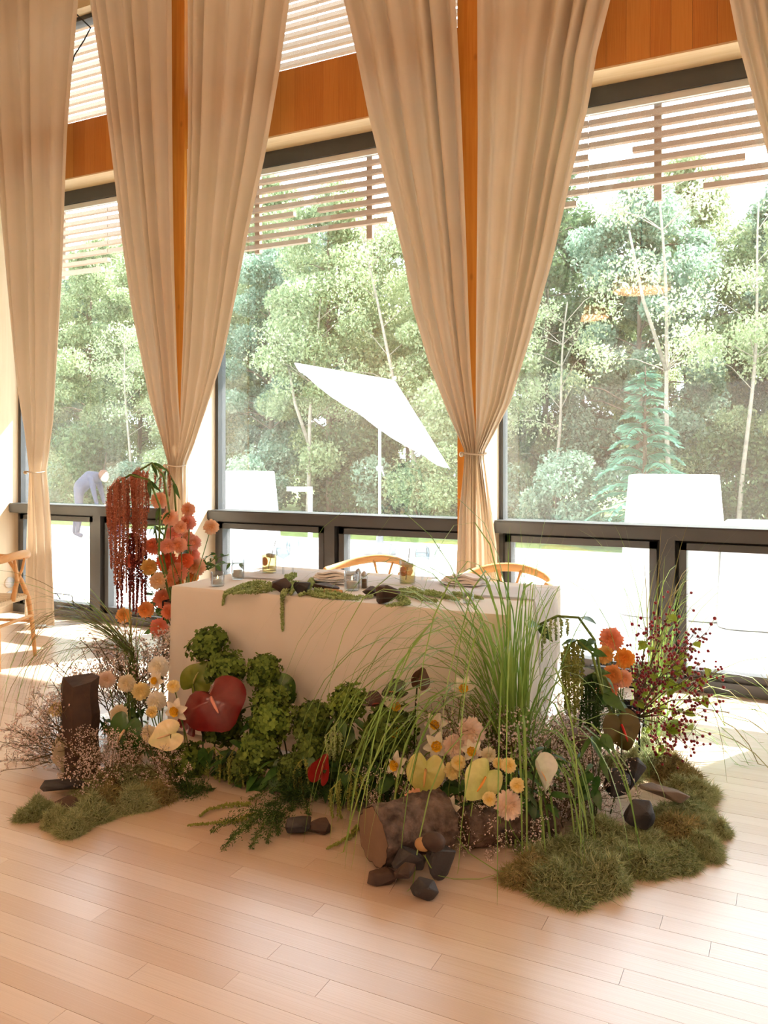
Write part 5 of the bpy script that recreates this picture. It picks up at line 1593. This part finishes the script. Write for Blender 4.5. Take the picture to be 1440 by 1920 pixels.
# ------------------------------------------------------------------ stones and wood
def frock(name, label, px, py, size, seed, mat, rot=(0, 0, 0), n=16, z=0.0):
    c = FL(px, py); c.z = z
    return rock(name, label, c, size, seed, mat, rot, n)
# upright basalt column
c = FL(148, 1440)
g = random.Random(9); b = B(); rows = []
for i in range(9):
    z = .415 * i / 8
    rows.append([((.085 + .012 * math.sin(k * 2.2 + 1) + .006 * math.sin(i * 1.7 + k)) * math.cos(2 * PI * k / 7 + .2) * (1 - .06 * i / 8), (.075 + .01 * math.sin(k * 3.1)) * math.sin(2 * PI * k / 7 + .2) * (1 - .08 * i / 8), z + (.022 * math.sin(k * 2 + .5) if i == 8 else 0)) for k in range(7)])
    rows[-1].append(rows[-1][0])
b.grid(rows); b.add(rows[-1][:7], [tuple(range(7))]); b.add(rows[0][:7], [tuple(range(6, -1, -1))])
tag(obj('basalt_rock', b, m_rockb, None, (c.x, c.y, 0), (0, 0, TH), smooth=False), 'upright dark basalt column among blossoms on the left', 'stone')
frock('dark_stone', 'long flat black stone lying on the left moss', 125, 1492, (.24, .1, .055), 11, m_rock, (0, .05, TH + .1), z=.02)
frock('dark_stone', 'brown-black stone at the foot of the basalt column', 148, 1466, (.2, .1, .06), 12, m_rockb, (0, 0, TH + .3))
frock('dark_stone', 'rounded grey-brown stone wedged in the left moss', 125, 1527, (.11, .11, .07), 13, m_rockb, (.2, .1, 1.0), n=22)
frock('dark_stone', 'black wedge stone before the fern', 560, 1562, (.12, .09, .07), 14, m_rock, (.1, .2, .6))
frock('dark_stone', 'small dark block right of the black wedge stone', 600, 1560, (.1, .08, .06), 15, m_rockb, (0, .1, .2))
frock('dark_stone', 'sharp blue-black stone leaning against the log', 764, 1652, (.14, .1, .085), 16, m_rock, (.3, -.2, .4), z=.045)
frock('dark_stone', 'tall dark stone right of the sharp one by the log', 826, 1652, (.12, .09, .13), 17, m_rock, (.1, .1, 1.0))
frock('dark_stone', 'small dark stone under the sharp one by the log', 758, 1668, (.09, .08, .055), 18, m_rockb, (.1, .0, .3))
frock('dark_stone', 'front-most dark stone on the floor before the log', 796, 1684, (.1, .085, .07), 19, m_rock, (.0, .1, -.4))
frock('dark_stone', 'dark stone under the left end of the log', 716, 1655, (.12, .09, .05), 20, m_rockb, (.0, .0, .4))
frock('dark_stone', 'upper blue-black stone on the right moss', 1188, 1516, (.12, .1, .17), 21, m_rock, (.25, .2, .2), z=.07)
frock('dark_stone', 'dark stone left of the upper blue-black one on the right moss', 1150, 1522, (.15, .11, .12), 22, m_rock, (.1, .1, .8), z=.07)
frock('dark_stone', 'lower blue-black stone set in the right moss', 1200, 1580, (.13, .1, .14), 23, m_rock, (.2, .3, .9), z=.06)
frock('flat_stone', 'flat grey-brown stone set in the right moss', 1245, 1530, (.22, .14, .06), 24, M('grey_slate', srgb(120, 108, 98), .7, .2, 8, bump=.4), (0, .1, .3), z=.07)
m_peb2 = M('tan_pebble', srgb(166, 130, 88), .45, .15, 10)
for n, (px, py, s_, words) in enumerate(((793, 1592, .03, 'small tan pebble on the stones by the log'), (813, 1590, .042, 'larger brown pebble on the stones by the log'))):
    q = B(); q.ball((0, 0, 0), (s_, s_ * .8, s_ * .75), 14, 10); pp = W(px, (1583, 1578)[n], 2.56)
    tag(obj('pebble', q, m_peb2 if n == 0 else m_rockb, None, pp), words, 'pebble')

# logs: bark body and sawn face
m_barkl = M('log_bark', srgb(128, 108, 96), .85, .3, 22, bump=1.0, bscale=60, col2=srgb(56, 46, 40), detail=6)
m_cut = M('sawn_face', srgb(128, 104, 86), .75, .12, 6, bump=.2, col2=srgb(112, 90, 74))
def log(label, c, d, L_, r, seed, name='log'):
    g = random.Random(seed); d = Vector(d).normalized()
    t = thing(name, label, 'log', (c[0], c[1], 0))
    ax = d; u = ax.cross(UP).normalized() if abs(ax.z) < .9 else RIGHT.copy(); v = u.cross(ax) if abs(ax.z) < .9 else ax.cross(u)
    def rad(s_, a): return r * (1 + .025 * math.sin(3 * a + seed) + .025 * math.sin(5 * a + s_ * 6) + .02 * math.sin(2 * a + s_ * 11 + seed) + .03 * math.sin(9 * a + s_ * 23) + .025 * math.sin(17 * a + 13 * s_ + 3 * math.sin(s_ * 21)) + .02 * math.sin(s_ * 47 + 4 * math.sin(a * 4)))
    o_ = Vector((0, 0, c[2]))
    rows = [[o_ + ax * L_ * (s_ - .5) + (u * math.cos(a) + v * math.sin(a)) * rad(s_, a) for a in np.linspace(0, 2 * PI, 57)] for s_ in np.linspace(0, 1, 30)]
    b = B(); b.grid(rows); obj('bark', b, m_barkl, t)
    for e in (0, -1):
        b = B(); cen = o_ + ax * L_ * (-.502 if e == 0 else .502)
        rr = [[cen + (p - cen) * f_ for p in rows[e]] for f_ in (0, .35, .7, .97)]
        b.grid(rr); obj('sawn_face', b, m_cut, t)
c = W(766, 1575, 2.72); log('short thick log lying in front with its sawn face to the left', (c.x, c.y, .112), camdir(.86, 0, -.52), .30, .1, 3)
c = FL(945, 1590); log('pale weathered log lying under the low blush dahlia', (c.x, c.y + .06, .075), camdir(.97, 0, -.25), .36, .072, 5)
c = FL(1080, 1492); log('upright chunk of brown wood among the right blossoms', (c.x, c.y, .14), (0.05, .05, 1), .28, .085, 7, 'wood_chunk')

# ------------------------------------------------------------------ moss
for n, (px, py, w, h) in enumerate([(70, 1527, .085, .05), (135, 1555, .08, .05), (165, 1535, .1, .06), (205, 1512, .1, .07), (245, 1515, .1, .06), (285, 1500, .1, .06), (190, 1482, .12, .06), (110, 1545, .07, .05), (245, 1470, .12, .07)]):
    moss(['moss clump farthest left on the floor', 'moss clump nearest the picture bottom on the left', 'moss clump right of the rounded left stone', 'moss clump in the middle of the left bank', 'moss clump under the left blossoms', 'right-most moss clump of the left bank', 'moss clump behind the left bank', 'small moss clump beside the rounded left stone', 'mossy bed behind the left bank, under the blossoms'][n], px, py, w, h, n % 3, n in (3, 5), 'left moss bank')
rm = [(1000, 1645, .11, .07, 'moss clump at the left end of the right bank'), (1055, 1668, .12, .08, 'front-most moss clump of the right bank'), (1118, 1655, .12, .1, 'round bright moss clump at the front of the right bank'), (1165, 1620, .12, .08, 'moss clump behind the round bright one'), (1085, 1612, .12, .08, 'moss clump in the front middle of the right bank'),
 (1215, 1622, .11, .07, 'front moss clump in the middle right of the bank'), (1268, 1614, .1, .06, 'moss clump at the front right of the bank'), (1312, 1592, .1, .06, 'moss clump near the right tip of the bank'), (1330, 1560, .09, .06, 'right-most moss clump of the right bank'), (1290, 1530, .12, .07, 'moss clump right of the flat stone'),
 (1262, 1568, .12, .08, 'brownish moss clump below the flat stone'), (1205, 1585, .11, .07, 'moss clump below the lower blue-black stone'), (1300, 1490, .11, .08, 'moss clump at the back right of the bank'), (1262, 1455, .12, .1, 'tall moss clump under the rose hips'), (1222, 1440, .12, .12, 'tallest moss clump beneath the red-spiked olive anthurium'),
 (1032, 1605, .11, .06, 'moss clump before the upright wood chunk'), (1130, 1575, .12, .08, 'moss clump below the right blossoms'), (1165, 1450, .12, .1, 'moss clump behind the blue-black stones')]
for n, (px, py, w, h, words) in enumerate(rm):
    moss(words, px, py, w, h * .75, n % 3, n in (0, 10, 13), 'right moss bank')

# ------------------------------------------------------------------ sprays of tiny blossoms
def put_sprays(label, group, n, xr, yr, dirs, Ls, seed):
    g = random.Random(seed)
    for k in range(n):
        c = FL(g.uniform(*xr), g.uniform(*yr)); c.z = .005
        if TX0 - .05 < c.x < TX1 + .05 and c.y > TY0 - .07: c.y = TY0 - .07
        d = camdir(g.uniform(*dirs[0]), g.uniform(*dirs[1]), g.uniform(*dirs[2]))
        spray(label, c, g.uniform(*Ls), d, k % 4, group)
put_sprays('airy twig of tiny pale blossoms leaning left of the basalt column', 'blossom twigs left of the column', 7, (120, 190), (1400, 1450), ((-1.0, -.2), (.5, .9), (-.2, .3)), (.3, .46), 1)
put_sprays('twig of tiny pale blossoms in front of the basalt column', 'blossom twigs before the column', 6, (140, 240), (1455, 1490), ((-.4, .5), (.6, 1), (0, .5)), (.2, .36), 2)
put_sprays('tall twig of tiny blossoms behind the left white flowers', 'blossom twigs behind the white group', 8, (210, 290), (1340, 1365), ((-.4, .3), (.9, 1), (-.1, .2)), (.4, .56), 3)
put_sprays('twig of tiny pale blossoms under the left white flowers', 'blossom twigs under the white group', 5, (230, 320), (1460, 1495), ((-.4, .4), (.5, 1), (.1, .5)), (.16, .28), 4)
put_sprays('twig of tiny blossoms beside the log', 'blossom twigs beside the log', 8, (680, 790), (1500, 1520), ((-.5, .5), (.5, 1), (.1, .6)), (.18, .3), 5)
put_sprays('twig of tiny blossoms between the right yellow flowers', 'blossom twigs among the yellow flowers', 10, (820, 1010), (1500, 1530), ((-.4, .4), (.8, 1), (0, .3)), (.28, .5), 6)
put_sprays('twig of tiny blossoms spilling over the weathered log', 'blossom twigs over the weathered log', 10, (860, 1040), (1545, 1590), ((-.6, .6), (.3, .8), (.2, .8)), (.14, .26), 7)
put_sprays('twig of tiny white blossoms around the upright wood chunk', 'blossom twigs around the wood chunk', 22, (1015, 1115), (1495, 1560), ((-.6, .35), (.5, 1), (0, .6)), (.18, .36), 8)
put_sprays('tall twig of tiny white blossoms behind the wood chunk', 'blossom twigs behind the wood chunk', 12, (1030, 1120), (1440, 1470), ((-.4, .4), (.8, 1), (0, .3)), (.26, .4), 9)

# ------------------------------------------------------------------ rose hips
root = RSP + Vector((.03, .0, .22))
for n, (words, ends, lv) in enumerate((('rose hip branch reaching up right with red berries', [(1215, 1180), (1240, 1200), (1262, 1130), (1300, 1190), (1325, 1185), (1285, 1230)], 4),
                                   ('rose hip branch reaching far right with lime leaves', [(1320, 1240), (1342, 1262), (1300, 1285), (1330, 1310), (1270, 1260), (1310, 1340)], 7),
                                   ('rose hip branch drooping low on the right', [(1240, 1330), (1265, 1370), (1290, 1400), (1235, 1400), (1250, 1415), (1300, 1365)], 5),
                                   ('dense cluster of red rose hips beside the coral dahlias', [(1195, 1262), (1205, 1240), (1215, 1285), (1200, 1290), (1228, 1258), (1190, 1310)], 2))):
    t = thing('rose_hip_branch', words, 'berries', root)
    st = B(); be = B(); g = random.Random(60 + n)
    for (px, py) in ends:
        e = W(px, py, 3.9 + g.uniform(-.12, .12)) - root
        mid = e * .5 + Vector((g.uniform(-.02, .02), g.uniform(-.02, .02), .04)); st.tube([Vector((0, 0, 0)), mid, e], [.0035, .0026, .0015], 5, cap=False)
        for k in range(26):
            o_ = mid.lerp(e, g.uniform(.35, 1.1)); q_ = o_ + Vector((g.gauss(0, .035), g.gauss(0, .035), g.gauss(.005, .035)))
            st.tube([o_, q_], .0009, 3, cap=False); be.ball(q_, g.uniform(.0058, .0085), 6, 4)
        for k in range(lv // 2 + 1):
            add_leaf(t, mid.lerp(e, g.uniform(.2, .9)), g.uniform(.035, .06), camdir(g.uniform(-1, 1), g.uniform(-.6, .6), g.uniform(.2, 1)), LIME)
    obj('twigs', st, m_twig, t); stuff(obj('hips', be, m_berry, t))

# ------------------------------------------------------------------ fern plumes on the floor in the middle
def fern(label, base, ends, seed):
    g = np.random.default_rng(seed); base = Vector(base); t = thing('fern_plume', label, 'fern', base)
    st = B(); V_ = []
    for e in ends:
        e = Vector(e) - base; mid = e * .5 + Vector((0, 0, .05)); P = [Vector((0, 0, 0)), mid, e]; st.tube(P, .0018, 4, cap=False)
        for k in range(420):
            u = g.random() ** .8; q_ = P[0].lerp(mid, u * 2) if u < .5 else mid.lerp(e, u * 2 - 1)
            p = np.array(q_) + g.normal(size=3) * .028 * (1.15 - u); p[2] = max(p[2], .006 - base.z)
            d = g.normal(size=3); d /= np.linalg.norm(d); l_ = g.uniform(.008, .02); w = g.normal(size=3); w -= d * w.dot(d); w *= .0016 / np.linalg.norm(w)
            V_.append([p - d * l_ * .5, p + w, p + d * l_ * .5, p - w])
    V_ = np.array(V_); me = np_mesh('needles', V_.reshape(-1, 3), np.arange(len(V_) * 4).reshape(-1, 4)); me.materials.append(m_fern)
    obj('stems', st, m_stem, t); stuff(obj('needles', me, None, t))
fern('feathery fern plume spilling onto the floor in the middle', FL(555, 1500) + Vector((0, 0, .01)), [W(px, py, 2.86) for px, py in ((470, 1500), (520, 1480), (560, 1450), (590, 1490), (500, 1530), (545, 1540), (580, 1530))] , 1)
fern('feathery fern plume lying flat on the floor before the arrangement', FL(530, 1530) + Vector((0, 0, .01)), [FL(px, py) + Vector((0, 0, .02)) for px, py in ((470, 1600), (430, 1585), (500, 1590), (395, 1570), (520, 1575), (460, 1565), (415, 1605))], 2)
fern('dark fern plume low on the left of the viburnum', FL(355, 1495) + Vector((0, 0, .01)), [W(px, py, 2.9) for px, py in ((315, 1480), (330, 1500), (350, 1520), (380, 1500), (340, 1460), (400, 1490))], 3)
fern('dark fern plume shading the bed left of the log', FL(640, 1500) + Vector((0, 0, .01)), [W(px, py, 2.95) for px, py in ((600, 1470), (620, 1500), (650, 1490), (680, 1500), (700, 1480), (590, 1500))], 4)
fern('dark fern under the coral dahlias on the right', RSP + Vector((-.05, -.03, .2)), [W(px, py, 3.7) for px, py in ((1120, 1330), (1140, 1320), (1110, 1370), (1130, 1400), (1160, 1320))], 5)
# ================================================================== small fittings
q = B(); p = FL(1338, 1327); q.box(-.09, .09, -.06, .06, .0005, .006); q.box(-.065, .065, -.04, .04, .006, .008)
tag(obj('floor_box', q, M('grey_cover', srgb(206, 208, 212), .5, .03), None, (p.x, p.y, .0), smooth=False), 'pale grey outlet cover set in the floor by the right window', 'floor outlet')
# dark cable slung across the far left clerestory
q = B(); P = [W(x, y, 5.3) for x, y in ((120, 10), (145, 28), (170, 52), (158, 75), (140, 103), (132, 130))]; q.tube(P, .006, 6)
tag(obj('cable', q, m_gask), 'thin dark cable slung across the far left clerestory window', 'cable')
# round wall outlets
for k, (px, py) in enumerate(((17, 1092), (19, 1117))):
    p = W(px, py, 5.0); s_ = XL / p.x; Yw = 5.0 * s_; pp = W(px, py, Yw)
    t = thing('wall_outlet', ('upper', 'lower')[k] + ' round outlet on the left end wall', 'outlet', (XL, pp.y, pp.z))
    q = B(); q.tube([(0, 0, 0), (.012, 0, 0)], .05, 18); obj('cover', q, m_porc, t)

# ------------------------------------------------------------------ person bending over a tub, seen through the far left window
m_suit = M('grey_jacket', srgb(58, 62, 80), .8, .1)
m_skin = M('skin', srgb(222, 168, 146), .6, .05)
m_hair = M('brown_hair', srgb(92, 58, 40), .7, .1)
pc = W(150, 1046, 12.0); PB = Vector((pc.x, 12.0, GZ))
t = thing('person', 'person in a grey suit bending over a tub outside the far left window', 'person', PB)
def skin_body(name, verts, edges, radii, mat, parent, root=0):
    me = bpy.data.meshes.new(name); me.from_pydata([tuple(v) for v in verts], edges, [])
    o = obj(name, me, mat, parent)
    md = o.modifiers.new('skin', 'SKIN'); md.use_smooth_shade = True
    for i, r in enumerate(radii):
        sv = me.skin_vertices[0].data[i]; sv.radius = (r, r) if not hasattr(r, '__len__') else r; sv.use_root = (i == root)
    s2 = o.modifiers.new('sub', 'SUBSURF'); s2.levels = 2; s2.render_levels = 2
    return o
h = lambda r, u, f: RIGHT * r + UP * u - VIEW * f
V_ = [h(0, .98, 0), h(.10, 1.10, .02), h(.24, 1.20, .05), h(.34, 1.24, .07), h(.42, 1.25, .08),            # pelvis..neck
      h(.0, .95, .1), h(.04, .52, .12), h(-.02, .1, .1), h(.1, .05, .12),                                 # near leg
      h(-.04, .95, -.1), h(-.08, .52, -.1), h(-.16, .1, -.12), h(-.04, .05, -.12),                          # far leg
      h(.30, 1.18, .2), h(.36, .92, .24), h(.42, .66, .22),                                               # near arm
      h(.30, 1.18, -.12), h(.38, .92, -.14), h(.45, .68, -.1)]                                              # far arm
E_ = [(0, 1), (1, 2), (2, 3), (3, 4), (0, 5), (5, 6), (6, 7), (7, 8), (0, 9), (9, 10), (10, 11), (11, 12), (3, 13), (13, 14), (14, 15), (3, 16), (16, 17), (17, 18)]
R_ = [.16, .15, .17, .13, .06, .1, .07, .05, .045, .1, .07, .05, .045, .07, .05, .035, .07, .05, .035]
skin_body('body', V_, E_, R_, m_suit, t)
q = B(); hc = h(.52, 1.23, .1); q.ball(hc, (.085, .085, .11), 14, 10); q.ball(hc + h(.05, -.07, .04), (.022, .022, .03), 8, 6); obj('head', q, m_skin, t)
q = B(); q.ball(hc + h(-.025, .03, -.01), (.095, .095, .105), 14, 10); obj('hair', q, m_hair, t)
for k, (hx) in enumerate((h(.43, .61, .22), h(.46, .63, -.1))):
    q = B(); q.ball(hx, (.03, .035, .045), 8, 6)
    for j in range(4): q.tube([hx + h(.01 * j - .015, -.03, .01), hx + h(.01 * j - .01, -.07, .012), hx + h(.01 * j, -.095, .0)], [.009, .008, .006], 5)
    q.tube([hx + h(-.02, 0, .02), hx + h(-.03, -.04, .03)], [.01, .008], 5); obj('hand', q, m_skin, t)
q = B(); q.lathe([(0, 0), (.2, 0), (.25, .3), (.26, .31), (.235, .3), (.19, .02), (0, .02)], 24)
tb_ = PB + RIGHT * .62; tag(obj('tub', q, M('blue_grey_tub', srgb(104, 106, 136), .5), None, (tb_.x, tb_.y, GZ)), 'blue-grey tub on the patio under the bending person\'s hands', 'tub')
# ================================================================== pendant lamps over the hall, behind the camera
m_shade = M('linen_shade', srgb(240, 222, 190), .8, .03, transl=.3)
for n, (x, y) in enumerate([(-5.0, -2.2), (-2.2, -2.6), (.6, -2.2), (3.4, -2.6), (-3.6, -4.8), (1.8, -4.8)]):
    t = thing('pendant_lamp', 'drum pendant lamp hanging over the hall floor', 'lamp', (x, y, 4.4), group='pendant lamps over the hall')
    q = B(); q.lathe([(.45, -.28), (.45, 0), (.44, 0), (.44, -.28)], 28); obj('lamp_shade', q, m_shade, t)
    q = B(); q.tube([(0, 0, -.04), (0, 0, ZC - 4.4)], .008, 6); q.tube([(-.44, 0, -.04), (.44, 0, -.04)], .006, 5); obj('cord', q, m_gask, t)
    ld = bpy.data.lights.new('lamp_light', 'AREA'); ld.shape = 'DISK'; ld.size = .8; ld.energy = LAMP_POWER; ld.color = LAMP_COL
    lo = bpy.data.objects.new('lamp_light', ld); COL.objects.link(lo); lo.parent = t; lo.location = (0, 0, -.1)
# ================================================================== labels: look-alikes are told apart by their order in the row
ONES = ['first', 'second', 'third', 'fourth', 'fifth', 'sixth', 'seventh', 'eighth', 'ninth', 'tenth', 'eleventh', 'twelfth', 'thirteenth', 'fourteenth', 'fifteenth', 'sixteenth', 'seventeenth', 'eighteenth', 'nineteenth']
def ordinal(n):
    if n <= 19: return ONES[n - 1]
    t_, o_ = divmod(n, 10); tens = ['', '', 'twent', 'thirt', 'fort', 'fift'][t_]
    return tens + 'ieth' if o_ == 0 else tens + 'y-' + ONES[o_ - 1]
same = {}
for o in SC.objects:
    if o.parent is None and o.get('label'):
        same.setdefault(o['label'], []).append(o)
def screen_x(o):
    p = Vector(o.location); xc = p.x * CT + p.y * ST; z = -p.x * ST + p.y * CT
    return xc / max(z, .1) if z > 0 else 9
for lab_, os_ in same.items():
    if len(os_) < 2 or 'pendant' in lab_: continue
    os_.sort(key=screen_x)
    for i, o in enumerate(os_):
        o['label'] = lab_ + ', ' + ordinal(i + 1) + ' from left'

# pieces that grow on a part hang on that part
for o in list(SC.objects):
    st_ = o.name.split('.')[0]
    host = {'leaf': ('stem', 'twigs'), 'flame': ('candle',), 'rib': ('canopy',), 'citrus_slice': ('drink',), 'ice_cube': ('drink',), 'hair': ('head',)}.get(st_)
    if host and o.parent is not None and o.parent.parent is None:
        for s_ in o.parent.children:
            if s_.name.split('.')[0] in host:
                o.parent = s_; break
